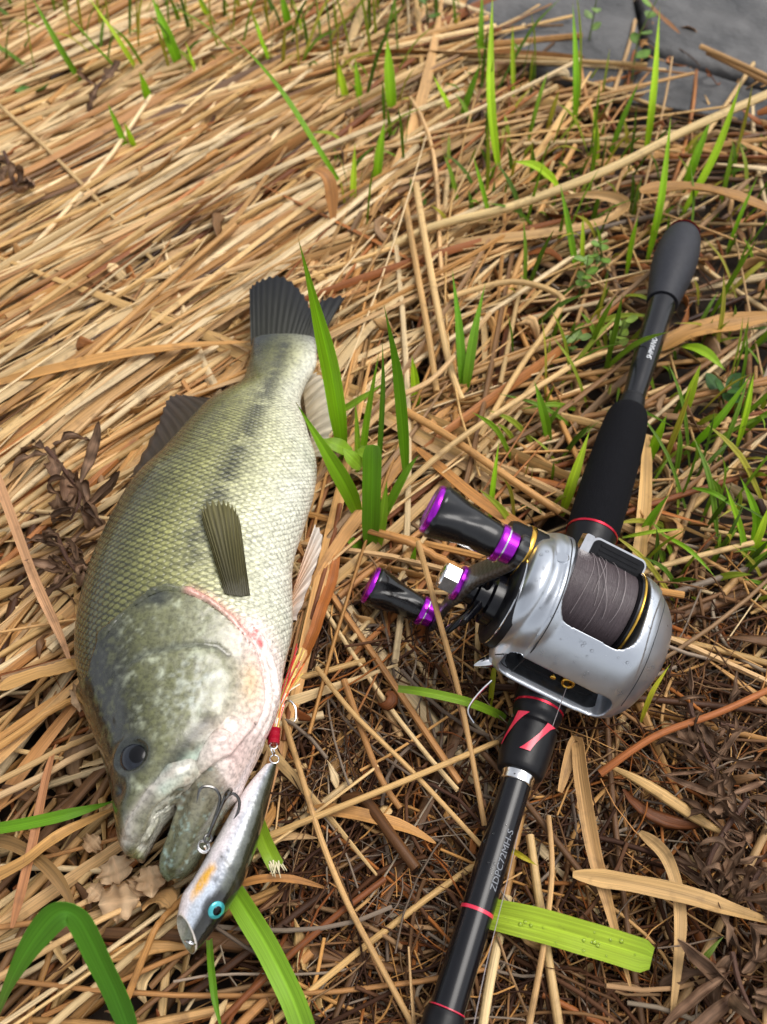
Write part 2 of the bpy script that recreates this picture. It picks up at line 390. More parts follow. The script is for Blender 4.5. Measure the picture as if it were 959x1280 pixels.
disp += u1*(1.0*np.exp(-((dE-5.2)/1.4)**2)-2.2*np.exp(-(dE/4.2)**2)-1.2*np.exp(-(dN/1.8)**2))
disp += u1*(.5*(fbm(fV/7., 5)-.5)+.25*(fbm(fV/2.4, 9)-.5))*sst(-2, 2, dH)
disp += .35*(fbm(fV/14., 3)-.5)
fV = fV+nrm*disp[:, None]
# colour
def keys(b, K):
    K = sorted(K); x = [k[0] for k in K]; c = np.array([lin(*k[1]) for k in K])
    return np.stack([np.interp(b, x, c[:, j]) for j in range(3)], 1)
n1 = fbm(np.c_[fV[:, :2]/9., fs*0], 11); n2 = fbm(fV/3., 21); n3 = fbm(fV/1.3, 31, 2); n4 = fbm(fV/22., 41)
bb = fb+.19+.22*(n1-.5)+.08*(n2-.5)
body = keys(bb, [(1., (30,32,13)), (.84, (44,46,20)), (.62, (76,78,38)), (.36, (112,112,64)), (.05, (148,147,100)), (-.3, (188,187,150)), (-.75, (216,215,198)), (-1., (220,214,200))])
def mixc(c, col, m): m = np.clip(m, 0, 1)[:, None]; return c*(1-m)+lin(*col)*m
st = np.exp(-(dS/(3.6+3.2*fs))**2)*sst(.82, .3, fs)*sst(.28, .6, n2+.45*(n1-.5)+.15*sst(.5, .1, fs))
body = mixc(body, (34,38,32), st*.9)
spot = sst(.62, .74, n2)*sst(.95, .5, np.abs(fb-.25))*sst(.75, .3, fs); body = mixc(body, (84,86,62), spot*.55)
body = mixc(body, (38,40,36), sst(.06, 0, fs)*.8)
head = keys(bb+.05, [(1., (24,24,12)), (.8, (36,36,20)), (.58, (72,73,46)), (.25, (116,117,84)), (-.2, (152,151,122)), (-.6, (206,196,172)), (-1, (228,206,196))])
head = mixc(head, (206,212,182), sst(.5, .8, n2*.6+n3*.4)*.55*sst(.7, .3, fb)); head = mixc(head, (104,106,66), sst(.5, .34, n3*.6+n2*.4)*.6)
head = mixc(head, (206,214,208), sst(2, 9, dC)*sst(.40, .66, n2*.5+n3*.5)*sst(.25, -.35, fb)*.6)
head = mixc(head, (70,74,76), sst(.42, .58, n4)*sst(.9, .6, fb)*sst(.3, .6, fb)*.3)
head = mixc(head, (58,62,50), np.exp(-(dP/1.3)**2)*.65*sst(.35, .6, n1+.1)); head = mixc(head, (78,80,56), np.exp(-(dO/1.6)**2)*.5*(fb > -.1))
ES = surf(196, 750); dsp = np.linalg.norm((xy-ES[:2])*[.8, 1.3], axis=1); head = mixc(head, (34,40,44), sst(6.5, 1.5, dsp+7*(n2-.5))*.8)
MD = SL([(190,1000),(212,962),(238,925),(258,903)]); dmd = dist_poly(xy, MD); head = mixc(head, (54,54,36), np.exp(-(dmd/2.4)**2)*.9)
MI = SL([(206,985),(232,960),(256,938),(270,926)]); dmi = dist_poly(xy, MI); head = mixc(head, (172,206,190), np.exp(-(dmi/2.0)**2)*.75*sst(.3, .5, n2))
head = mixc(head, (206,176,160), np.exp(-(np.linalg.norm(xy-surf(283,932)[:2], axis=1)/5)**2)*.8)
SN = surf(160, 1040); head = mixc(head, (78,80,48), sst(13, 5, np.linalg.norm(xy-SN[:2], axis=1))*.75)
LIP = SL([(166,1062),(182,1036),(204,1008),(236,984),(264,967),(290,952)]); dl = dist_poly(xy, LIP)
head = mixc(head, (198,190,178), np.exp(-(dl/1.7)**2)*.85*sst(.995, .95, fs)); head = mixc(head, (110,108,92), np.exp(-((dl-4.6)/1.)**2)*.6*(dM > 0))
head = mixc(head, (40,44,50), np.exp(-(dN/2.4)**2)*.8); head = mixc(head, (50,54,50), np.exp(-(np.maximum(dE-4.6, 0)/1.6)**2)*.8)
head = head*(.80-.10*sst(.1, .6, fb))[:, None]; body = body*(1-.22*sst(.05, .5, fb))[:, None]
pink = np.exp(-(d1/2.3)**2); pk2 = np.exp(-(d2/3.0)**2)
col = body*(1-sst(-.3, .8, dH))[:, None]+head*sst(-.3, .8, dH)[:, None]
belowop = np.exp(-(dist_poly(xy, BRAN1[1:])/6.5)**2)*(fb < -.3)
col = mixc(col, (236,212,204), belowop*.85*u1); col = mixc(col, (220,176,168), pink*.6*u1*sst(.3, .5, n2+.2)); col = mixc(col, (242,226,218), pk2*.9*u1)
GE = dist_poly(xy, SL([(240,737),(268,750),(294,771),(313,794)])); col = mixc(col, (216,150,140), np.exp(-(GE/1.5)**2)*.8*u1)
OR = np.linalg.norm((xy-surf(311,856)[:2])*[1.6, .6], axis=1); col = mixc(col, (222,178,116), np.exp(-(OR/4.5)**2)*.5*u1)
RG = dist_poly(xy, SL([(319,786),(323,797),(329,810)])); col = mixc(col, (196,46,48), np.exp(-(RG/1.2)**2)*.9*u1*sst(.3, .55, n3))
jw = keys(np.clip((xy[:, 1]-JV[-1, 1])/40, 0, 1), [(0, (74,80,58)), (.3, (104,104,82)), (.7, (146,138,118)), (1, (206,184,172))])
jw = mixc(jw, (150,172,164), sst(.62, .75, n3)*.6); jm = jaw*1.
col = col*(1-jm)[:, None]+jw*jm[:, None]
THR = dist_poly(xy, SL([(326,935),(308,962),(298,985)])); col = mixc(col, (222,200,194), np.exp(-(THR/4)**2)*.8)
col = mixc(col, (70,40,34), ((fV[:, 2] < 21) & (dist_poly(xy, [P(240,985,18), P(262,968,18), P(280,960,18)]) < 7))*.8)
GAPL = [P(174,1068,18), P(192,1046,18), P(206,1028,18), P(224,1008,18), P(245,992,18), P(268,978,18)]; dg_ = dist_poly(xy, GAPL)
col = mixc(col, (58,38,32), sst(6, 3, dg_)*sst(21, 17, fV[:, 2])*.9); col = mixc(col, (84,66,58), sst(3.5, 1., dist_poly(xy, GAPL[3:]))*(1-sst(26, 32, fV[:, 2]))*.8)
# scale coordinates
size = np.interp(np.arange(nS), np.arange(nS), np.clip(hw*.066, 1.2, 2.5)); Sc = np.r_[0, np.cumsum(np.diff(axis_len)/((size[1:]+size[:-1])/2))]
mid = ((FD+FV)/2)[fi][:, 2]; ang = np.arctan2((fV[:, 2]-mid)/np.maximum(FT[fi], 1), np.clip(fb, -1, 1))
scu = np.interp(fs*(nS-1), np.arange(nS), Sc); scv = ang/math.pi*48
smask = (1-sst(-1.2, .6, dH))*(1-jm)*(1-belowop)*sst(.015, .07, fs)*(1-np.exp(-(THR/6)**2))

fish_root = empty('largemouth_bass', (*((FD+FV)/2)[90][:2], 0), 'olive green fish lying on its side on the straw, mouth open toward the lure', 'fish')
def fish_material():
    m = bpy.data.materials.new('fish_skin'); m.use_nodes = True; t = m.node_tree; b = t.nodes['Principled BSDF']; N = t.nodes.new; L = t.links.new
    def M(op, a, b2=None, c=None):
        n = N('ShaderNodeMath'); n.operation = op
        for k, v in enumerate((a, b2, c)):
            if v is None: continue
            if isinstance(v, (int, float)): n.inputs[k].default_value = v
            else: L(v, n.inputs[k])
        return n.outputs[0]
    at = lambda nm: (lambda n: (setattr(n, 'attribute_name', nm), n)[1])(N('ShaderNodeAttribute'))
    c = at('col').outputs['Color']; sp = N('ShaderNodeSeparateXYZ'); L(at('st').outputs['Vector'], sp.inputs[0]); mk_ = at('scale_mask').outputs['Fac']
    tc = N('ShaderNodeTexCoord'); nz = N('ShaderNodeTexNoise'); nz.inputs['Scale'].default_value = 120; nz.inputs['Detail'].default_value = 3; L(tc.outputs['Object'], nz.inputs['Vector'])
    wob = M('MULTIPLY', M('SUBTRACT', nz.outputs[0], .5), .7)
    u = M('ADD', sp.outputs[0], wob); v = M('ADD', sp.outputs[1], wob)
    hh = None
    # two staggered lattices of round-ended scales, the nearer one wins
    def lattice(du, dv):
        fu = M('SUBTRACT', M('FRACT', M('ADD', u, du)), .5); fv = M('SUBTRACT', M('FRACT', M('MULTIPLY', M('ADD', v, dv), .5)), .5)
        return M('SQRT', M('ADD', M('MULTIPLY', fu, fu), M('MULTIPLY', M('MULTIPLY', fv, fv), 1.25))), fu
    dA, fA = lattice(0, 0); dB, fB = lattice(.5, 1.0)
    d = M('MINIMUM', dA, dB); lt = M('LESS_THAN', dA, dB); fu = M('ADD', M('MULTIPLY', fA, lt), M('MULTIPLY', fB, M('SUBTRACT', 1, lt)))
    mr = N('ShaderNodeMapRange'); mr.interpolation_type = 'SMOOTHSTEP'; mr.inputs[1].default_value = .44; mr.inputs[2].default_value = .20; L(d, mr.inputs[0])
    cell = mr.outputs[0]
    hgt = M('MULTIPLY', M('ADD', cell, M('MULTIPLY', fu, -.55)), mk_)
    ida = M('ADD', M('FLOOR', u), M('MULTIPLY', M('FLOOR', M('MULTIPLY', v, .5)), 71.3)); idb = M('ADD', M('FLOOR', M('ADD', u, .5)), M('ADD', M('MULTIPLY', M('FLOOR', M('MULTIPLY', M('ADD', v, 1.), .5)), 53.7), 1000.))
    cid = M('ADD', M('MULTIPLY', ida, lt), M('MULTIPLY', idb, M('SUBTRACT', 1, lt))); wn = N('ShaderNodeTexWhiteNoise'); wn.noise_dimensions = '1D'; L(cid, wn.inputs['W'])
    lum = N('ShaderNodeMapRange'); lum.inputs[3].default_value = .50; lum.inputs[4].default_value = 1.22; L(cell, lum.inputs[0])
    # contrast is strong on the back, faint on the belly
    dk = N('ShaderNodeSeparateColor'); L(c, dk.inputs[0]); pale = N('ShaderNodeMapRange'); pale.inputs[1].default_value = .12; pale.inputs[2].default_value = .75
    pale.inputs[3].default_value = 1.; pale.inputs[4].default_value = .38; L(dk.outputs[1], pale.inputs[0])
    big = N('ShaderNodeTexNoise'); big.inputs['Scale'].default_value = 45; big.inputs['Detail'].default_value = 3; L(tc.outputs['Object'], big.inputs['Vector'])
    bm = N('ShaderNodeMapRange'); bm.inputs[1].default_value = .35; bm.inputs[2].default_value = .65; bm.inputs[3].default_value = .45; bm.inputs[4].default_value = 1.15; L(big.outputs[0], bm.inputs[0])
    amt = M('MULTIPLY', M('MULTIPLY', mk_, pale.outputs[0]), bm.outputs[0])
    fac = M('MULTIPLY', M('ADD', 1., M('MULTIPLY', amt, M('SUBTRACT', lum.outputs[0], 1.))), M('ADD', 1., M('MULTIPLY', amt, M('MULTIPLY', M('SUBTRACT', wn.outputs['Value'], .5), .55))))
    mx = N('ShaderNodeMix'); mx.data_type = 'RGBA'; mx.blend_type = 'MULTIPLY'; mx.inputs[0].default_value = 1; L(c, mx.inputs[6]); L(fac, mx.inputs[7])
    gold = N('ShaderNodeMix'); gold.data_type = 'RGBA'; gold.inputs[7].default_value = (.46, .44, .16, 1); L(mx.outputs[2], gold.inputs[6])
    L(M('MULTIPLY', M('MULTIPLY', amt, cell), .16), gold.inputs[0])
    fine = N('ShaderNodeTexNoise'); fine.inputs['Scale'].default_value = 700; fine.inputs['Detail'].default_value = 4; L(tc.outputs['Object'], fine.inputs['Vector'])
    fm = N('ShaderNodeMapRange'); fm.inputs[1].default_value = .3; fm.inputs[2].default_value = .7; fm.inputs[3].default_value = .62; fm.inputs[4].default_value = 1.32; L(fine.outputs[0], fm.inputs[0])
    m3 = N('ShaderNodeMix'); m3.data_type = 'RGBA'; m3.blend_type = 'MULTIPLY'; m3.inputs[0].default_value = 1; L(gold.outputs[2], m3.inputs[6]); L(fm.outputs[0], m3.inputs[7])
    L(m3.outputs[2], b.inputs['Base Color'])
    rr = N('ShaderNodeMapRange'); rr.inputs[3].default_value = .16; rr.inputs[4].default_value = .40; L(fine.outputs[0], rr.inputs[0]); L(rr.outputs[0], b.inputs['Roughness'])
    b.inputs['Specular IOR Level'].default_value = .55; b.inputs['Coat Weight'].default_value = .4; b.inputs['Coat Roughness'].default_value = .06
    bp = N('ShaderNodeBump'); bp.inputs['Strength'].default_value = .55; bp.inputs['Distance'].default_value = .0006; L(hgt, bp.inputs['Height'])
    b2 = N('ShaderNodeBump'); b2.inputs['Strength'].default_value = .25; b2.inputs['Distance'].default_value = .0004; L(fine.outputs[0], b2.inputs['Height']); L(bp.outputs[0], b2.inputs['Normal'])
    L(b2.outputs[0], b.inputs['Normal'])
    return m
FISH_M = fish_material()
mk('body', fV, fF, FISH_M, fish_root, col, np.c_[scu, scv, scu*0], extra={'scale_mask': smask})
fish_bvh = BVHTree.FromPolygons([tuple(v) for v in fV], fF)
# eye
EZ = fish_bvh.ray_cast(Vector((EYE[0], EYE[1], 200)), Vector((0, 0, -1)))[0].z+.2
def dome(c, n, r, h, k=28, rings=9, top=0.):
    c = np.asarray(c, float); n = np.asarray(n, float)/np.linalg.norm(n)
    pr = [(-h*.9, r*.7)]+[(h*math.sin(a)-0*h, r*math.cos(a)) for a in np.linspace(0, math.pi/2*.98, rings)]
    return lathe(c, n, pr, k, True, up=(0, 1, .01))
en = np.array([-.16, -.02, 1.]); ec = np.array([EYE[0], EYE[1], EZ-.3])
EYE_M = mat('fish_eye_iris', lin(20,24,32), .15, coat=.3, coat_rough=.05, noise=.6, nscale=700)
PUP_M = mat('fish_pupil', (.002, .002, .003), .12, spec=.35)
MB().add(*dome(ec, en, 5.3, 2.4)).build('eye', EYE_M, fish_root)
eye = [o for o in fish_root.children if o.name.startswith('eye')][0]
MB().add(*dome(ec+en*1.3+np.array([.4, 0, 0]), en, 3.5, 1.25)).build('pupil', PUP_M, eye)
# fins: a webbed fan between a base line and a tip line, with raised rays
FIN_M = fibre_mat('fin_membrane', .42, across=3., along=.05, amt=.5, bump=.3, translucent=.38, spec=.35, coat=.2)
def fin(name, base, tip, rays, c0, c1, arch=2., ragged=1.5, thick=.35, seed=1, parent=None, nl=22, band=0.):
    r = np.random.default_rng(seed); nu = rays*6+1
    A = crom(base, nu); T = crom(tip, nu); u = np.linspace(0, 1, nu); w = np.linspace(0, 1, nl)
    ray = .5+.5*np.cos(u*rays*2*math.pi)
    L_ = np.linalg.norm(T-A, axis=1)
    jag = ragged*(ray-.6)+ragged*.5*(vnoise(np.c_[u*rays*.7, u*0, u*0], seed)-.5)
    X = A[:, None]+(T-A)[:, None]*(w[None, :, None]*(1+jag[:, None, None]*w[None, :, None]**4/np.maximum(L_, 1)[:, None, None]))
    X[..., 2] += arch*np.sin(w*math.pi*.9)[None, :]*np.sin(.15*math.pi+.7*math.pi*u)[:, None]
    X[..., 2] += .45*ray[:, None]*np.sin(w*math.pi)[None, :]**.5+.5*(fbm(np.stack([u[:, None]*4+0*w, w[None, :]*3+0*u[:, None], 0*X[..., 0]], -1).reshape(-1, 3), seed).reshape(nu, nl)-.5)
    top = X+np.array([0, 0, thick/2]); bot = X-np.array([0, 0, thick/2])
    V = np.concatenate([top.reshape(-1, 3), bot.reshape(-1, 3)]); g = grid_faces(nu, nl); n = nu*nl
    F = [tuple(f) for f in g[:, ::-1]]+[tuple(f+n) for f in g]
    rim = [i*nl for i in range(nu)]+[(nu-1)*nl+j for j in range(1, nl)]+[i*nl+nl-1 for i in range(nu-2, -1, -1)]+[j for j in range(nl-2, 0, -1)]
    F += [(rim[i], rim[(i+1) % len(rim)], rim[(i+1) % len(rim)]+n, rim[i]+n) for i in range(len(rim))]
    m = np.clip(w[None, :]*1.1-.05+.25*(ray[:, None]-.5), 0, 1)[..., None]
    C = lin(*c0)*(1-m)+lin(*c1)*m
    C = C*(.84+.32*ray[:, None, None]) 
    if band: C = C*(1-band*(.5+.5*np.sin(w*40+np.sin(u*9)[:, None]*1.5))[..., None])
    C = np.concatenate([C.reshape(-1, 3)]*2); ST = np.stack([u[:, None]*rays+0*w, w[None, :]*L_[:, None], 0*X[..., 0]+seed], -1).reshape(-1, 3)
    return mk(name, V, F, FIN_M, parent or fish_root, C, np.concatenate([ST]*2))
def PZ(l): return np.array([P(*a) for a in l])
def onfish(px, py, lift):
    p = surf(px, py); h = fish_bvh.ray_cast(Vector((p[0], p[1], 200)), Vector((0, 0, -1)))[0]
    z = (h.z if h else p[2])+lift
    return P(px, py, z)
fin('pectoral_fin', [onfish(281,742,.4), onfish(291,744,.8), onfish(302,745,.8), onfish(313,744,.4)],
    [onfish(252,648,1.5), onfish(256,634,3.), onfish(277,629,3.5), onfish(294,637,2.5), onfish(301,655,1.5)], 13, (74,70,46), (116,110,70), 2.0, 2.6, seed=3)
fin('pelvic_fin', PZ([(352,778,14), (356,766,13), (361,754,12), (366,740,11)]), PZ([(370,776,8), (390,722,9), (403,676,9), (394,656,10)]), 7, (206,150,96), (232,222,210), 1.2, 1.2, seed=4)
fin('anal_fin', PZ([(378,478,10), (382,512,10), (388,544,11), (392,572,12)]), PZ([(396,466,7), (414,486,6), (416,532,6), (402,572,8)]), 10, (170,152,120), (200,190,168), .8, 1.5, seed=5)
fin('tail_fin', PZ([(314,432,11), (336,428,13), (360,427,13.5), (380,428,13), (397,432,10)]), PZ([(312,362,14), (327,350,14), (352,347,14), (377,366,13), (390,388,12), (404,375,12), (433,370,11)]), 17, (60,60,50), (24,24,27), 1.2, 1.8, seed=6)
fin('dorsal_fin', PZ([(268,499,15), (240,521,16), (208,556,17), (172,597,18)]), PZ([(246,497,15), (213,496,14), (196,535,13), (162,598,15)]), 12, (70,58,40), (78,64,54), .8, 1.5, seed=7)
fin('spiny_dorsal_fin', PZ([(178,602,21), (158,634,23), (142,664,23), (122,708,23)]), PZ([(163,600,17), (147,631,17), (131,660,17), (111,704,18)]), 9, (48,44,26), (70,60,42), .3, 1.0, seed=8)
# ------------------------------------------------------------------ shared tackle materials
BLACK_GLOSS = mat('black_gloss_blank', (.004, .004, .006), .22, coat=.25, coat_rough=.08, spec=.3, noise=.3, nscale=90, rvar=.06)
BLACK_SATIN = mat('black_satin_plastic', (.005, .005, .0065), .4, spec=.3, noise=.3, nscale=300, rvar=.08, bump=.05, bscale=900)
BLACK_EVA = mat('black_foam_grip', (.004, .004, .0055), .85, noise=.35, nscale=1500, bump=.6, bscale=2600, spec=.15)
GREY_EVA = mat('charcoal_butt_grip', (.020, .021, .027), .55, noise=.2, nscale=500, bump=.15, bscale=1800, spec=.35)
RED_M = mat('red_anodised', (.50, .012, .035), .25, metal=.6)
RED_PAINT = mat('red_paint', (.62, .02, .06), .35, coat=.5)
CHROME = mat('polished_steel', (.72, .72, .73), .12, metal=1., noise=.15, nscale=300, rvar=.05)
STEEL_DARK = mat('dark_hook_steel', (.16, .155, .15), .22, metal=1., noise=.3, nscale=900)
GOLD = mat('gold_ring', (.72, .42, .07), .2, metal=1.)
PURPLE = mat('purple_anodised', (.38, .018, .52), .2, metal=.85, noise=.2, nscale=400)
SILVER = mat('satin_silver_paint', (.50, .53, .575), .30, metal=.85, coat=.4, coat_rough=.15, noise=.04, nscale=220, rvar=.03, bump=.015, bscale=4000)
WATER = bead_mat('water_bead')
GREYTXT = mat('grey_lettering', (.20, .21, .23), .4)
WHITETXT = mat('white_lettering', (.75, .77, .8), .4)
def drops(parent, bvh, pts, seed=1, rmin=.25, rmax=.7):
    """little beads of water resting on a surface; pts are (x, y) columns met from above"""
    r = np.random.default_rng(seed); m = MB()
    for x, y in pts:
        h = bvh.ray_cast(Vector((float(x), float(y), 250)), Vector((0, 0, -1)))
        if h[0] is None: continue
        if h[1].z < 0: h = (h[0], -h[1])
        if h[1].z < .15: continue
        q = rmin+(rmax-rmin)*r.random()**2.5; n = np.array(h[1]); c = np.array(h[0])
        m.add(*lathe(c-n*.05, n, [(0, q), (q*.28, q*.88), (q*.48, q*.6), (q*.58, q*.2)], 8, True, up=(0, 1, .02)))
    if m.n: tag(m.build('water_droplets', WATER, parent), kind='stuff')

# ------------------------------------------------------------------ the lure
LP = [((221,1147),(244,1189),11,4.2),((228,1120),(269,1160),11,6.4),((241,1101),(288,1131),11.5,7.2),((258,1072),(307,1096),12,7.6),
      ((273,1045),(321,1057),12,7.4),((288,1018),(331,1021),12,6.5),((303,992),(338,992),12,5.2),((318,972),(343,971),12,3.6),((331,957),(346,956),12,1.9)]
lB = crom([P(*p[0], p[2]) for p in LP], 90); lD = crom([P(*p[1], p[2]) for p in LP], 90); lT = crom([p[3] for p in LP], 90)[:, 0]
def lsec(c, h, t, k=48):
    a = np.linspace(0, 2*math.pi, k, endpoint=False)
    p = c+np.cos(a)[:, None]*h; p[:, 2] = c[2]+t*np.sin(a)+np.cos(a)*h[2]; return p
lc, lh = (lB+lD)/2, (lD-lB)/2; lax = lc[12]-lc[0]; lax /= np.linalg.norm(lax)
inner = [lsec(lc[0]+lax*4.2, lh[0]*.18, lT[0]*.18), lsec(lc[0]+lax*3.6, lh[0]*.5, lT[0]*.5), lsec(lc[0]+lax*2.2, lh[0]*.74, lT[0]*.74), lsec(lc[0]+lax*.5, lh[0]*.88, lT[0]*.88), lsec(lc[0]-lax*.05, lh[0]*.95, lT[0]*.95)]
lV, lF = loft(inner+[lsec(lc[i], lh[i], lT[i]) for i in range(90)])
lV = lV+lax*((lV[:, 2]-11)*.6*np.repeat(np.r_[np.ones(5), np.linspace(1, 0, 14), np.zeros(76)], 48))[:, None]
lb = np.concatenate([np.cos(np.linspace(0, 2*math.pi, 48, endpoint=False))]*95); lt = np.repeat(np.r_[np.full(5, -.05), np.linspace(0, 1, 90)], 48)
ln = fbm(lV/2.2, 61); lfine = fbm(lV/.9, 62, 2)
lcol = keys(lb+.25*(ln-.5), [(-1, (244,236,238)), (-.25, (240,230,234)), (-.02, (206,206,214)), (.22, (150,156,166)), (.5, (96,100,92)), (.72, (50,52,36)), (1, (34,34,24))])
lcol = mixc(lcol, (66,70,72), sst(.52, .62, ln*.5+lfine*.5)*sst(.6, .1, np.abs(lb-.1))*.6); lcol = mixc(lcol, (226,222,224), sst(.55, .8, lt)*sst(.35, -.1, lb)*.8)
hd = sst(.30, .26, lt); lcol = mixc(lcol, (196,206,220), hd*sst(.5, .1, np.abs(lb+.0))*.8); lcol = mixc(lcol, (34,34,28), hd*sst(.28, .5, lb))
LO = P(255, 1100, 18); dor = np.linalg.norm((lV-LO)[:, :2]@np.array([[.75, .5], [-.5, .75]])*[1.9, .5], axis=1); lcol = mixc(lcol, (230,172,62), sst(3.8, 1.2, dor+3.0*(ln-.5))*(lV[:, 2] > 12)*sst(.25, .5, ln+.1))
GL = [P(276,1070,19), P(289,1084,19), P(295,1103,19), P(290,1112,19)]; lcol = mixc(lcol, (60,62,56), np.exp(-(dist_poly(lV[:, :2], crom(GL, 12))/.45)**2)*.8*(lV[:, 2] > 12))
LE = P(271, 1138, 15.5); dle = np.linalg.norm(lV[:, :2]-LE[:2], axis=1); lcol = mixc(lcol, (24,24,22), sst(5., 3.4, dle)*(lV[:, 2] > 11)*.9)
lcol = mixc(lcol, (120,118,84), (lt < 0)*.8); lcol = mixc(lcol, (232,222,210), (np.abs(lt) < .012)*.7)
lure = empty('fishing_lure', (*lc[40][:2], 0), 'silver and white minnow lure with turquoise eye beside the fish jaw', 'lure')
def lure_material():
    m = mat('lure_foil', rough=.2, attr='col', metal=.1, coat=1., coat_rough=.06, noise=.25, nscale=1500); t = m.node_tree; b = t.nodes['Principled BSDF']
    tc = t.nodes.new('ShaderNodeTexCoord'); v = t.nodes.new('ShaderNodeTexVoronoi'); v.inputs['Scale'].default_value = 900
    t.links.new(tc.outputs['Object'], v.inputs['Vector']); bp = t.nodes.new('ShaderNodeBump'); bp.inputs['Strength'].default_value = .35; bp.inputs['Distance'].default_value = .0003
    t.links.new(v.outputs['Distance'], bp.inputs['Height']); t.links.new(bp.outputs[0], b.inputs['Normal']); return m
mk('lure_body', lV, lF, lure_material(), lure, lcol)
lure_bvh = BVHTree.FromPolygons([tuple(v) for v in lV], lF)
h = lure_bvh.ray_cast(Vector((LE[0], LE[1], 100)), Vector((0, 0, -1))); ln_ = np.array(h[1])*(1 if h[1].z > 0 else -1); lp = np.array(h[0])
leye = MB().add(*dome(lp-ln_*.2, ln_, 2.7, .8)).build('eye', mat('turquoise_eye', (.05, .42, .46), .15, metal=.5, coat=1.), lure)
MB().add(*dome(lp+ln_*.35, ln_, 1.45, .5)).build('pupil', PUP_M, leye)
def ring(c, n, R, r, k=28, s=8):
    n = np.asarray(n, float)/np.linalg.norm(n); a = np.cross(n, [0, 0, 1.]) if abs(n[2]) < .9 else np.cross(n, [0, 1., 0]); a /= np.linalg.norm(a); b = np.cross(n, a)
    V = []
    for i in range(k):
        t = 2*math.pi*i/k; d = math.cos(t)*a+math.sin(t)*b
        for j in range(s): q = 2*math.pi*j/s; V.append(np.asarray(c)+d*(R+r*math.cos(q))+n*r*math.sin(q))
    F = [(i*s+j, ((i+1) % k)*s+j, ((i+1) % k)*s+(j+1) % s, i*s+(j+1) % s) for i in range(k) for j in range(s)]
    return np.array(V), F
def wire(pts, r, n=None, k=7, taper=0.):
    p = crom(pts, n or len(pts)*6); rr = np.full(len(p), r)
    if taper: m = max(3, int(len(p)*taper)); rr[-m:] = np.linspace(r, r*.12, m)
    return tube(p, rr, k)
m = MB(); rc = P(254, 1059, 24); m.add(*ring(rc, (.5, .2, .8), 1.75, .3)); m.add(*ring(rc+np.array([.2, .3, .35]), (.5, .25, .8), 1.75, .3)); m.build('split_ring', CHROME, lure)
m = MB(); m.add(*wire([lp*0+P(262,1060,16), P(258,1062,20), P(256,1058,22)], .4)); m.build('hook_hanger', CHROME, lure)
tb = MB()
tb.add(*ring(P(260,1048,26), (.6, -.3, .6), 1.2, .38))
for q in ([(260,1046,26), (267,1027,29), (273,1009,32), (275,996,34), (269,986,36), (258,983,37), (250,987,37), (246,1003,36)],
          [(260,1046,26), (268,1027,28), (276,1009,29), (284,996,28), (292,992,27), (299,1000,25.5), (298,1014,24), (292,1024,23)],
          [(260,1046,26), (268,1027,29), (277,1007,33), (283,992,36), (288,986,40), (289,989,44), (284,997,46)]):
    tb.add(*wire(PZ(q), .48, taper=.16))
tb.build('treble_hook', STEEL_DARK, lure)
m = MB(); m.add(*ring(P(343,949,12), (.2, .2, 1), 1.5, .28)); m.add(*ring(P(341,938,13), (1, .3, .3), 1.5, .28)); m.add(*ring(P(342,932,12.5), (.2, .1, 1), 1.2, .3)); m.build('split_ring', CHROME, lure)
th = MB()
for q in ([(342,930,12), (343,915,12), (348,895,12), (355,880,12), (362,876,13), (369,884,13), (370,897,12), (367,903,12)],
          [(342,930,12), (344,915,12), (349,895,11), (351,880,9), (347,872,7), (342,880,5)]):
    th.add(*wire(PZ(q), .42, taper=.16))
th.build('treble_hook', CHROME, lure)
p0, p1 = P(342,930,12), P(343.5,911,12); d = p1-p0
m = MB(); pr = [(i*np.linalg.norm(d)/40, 1.95+.14*math.cos(i*2.2)) for i in range(41)]; m.add(*lathe(p0, d, pr, 16)); m.build('red_thread_wrap', mat('red_thread', (.42, .008, .03), .4, bump=.2, bscale=2500), lure)
fz = fibre_mat('tinsel', .18, amt=.3, spec=.8)
m = MB(); r = np.random.default_rng(3)
for i in range(40):
    a = r.normal(0, 1, 3)*[1.0, .8, 1.0]; e = P(374+r.normal(0, 4), 832+r.normal(0, 9)-18*(i < 6), 9+r.normal(0, 1.6)); mid = P(353+r.normal(0, 2.5), 878+r.normal(0, 4), 12+r.normal(0, 1.2))
    c = [(190,30,28), (226,110,40), (220,190,90), (232,222,190), (214,60,50)][r.integers(0, 5)]
    if i > 24: e = P(352+r.normal(0, 3), 872+r.normal(0, 6), 12+r.normal(0, 1)); mid = P(347+r.normal(0, 2), 895, 12+r.normal(0, 1.2)); c = [(226,222,190), (206,206,140), (236,234,226)][r.integers(0, 3)]
    p = crom([P(343.5,912,12)+a*.5, mid, e], 8); V, F = tube(p, .24, 4, .08); m.add(V, F, lin(*c))
m.build('tinsel_feather', fz, lure)
m = MB(); m.add(*ring(P(238,1178,13), (.3, .8, .2), 1.5, .35)); m.build('line_eyelet', CHROME, lure)

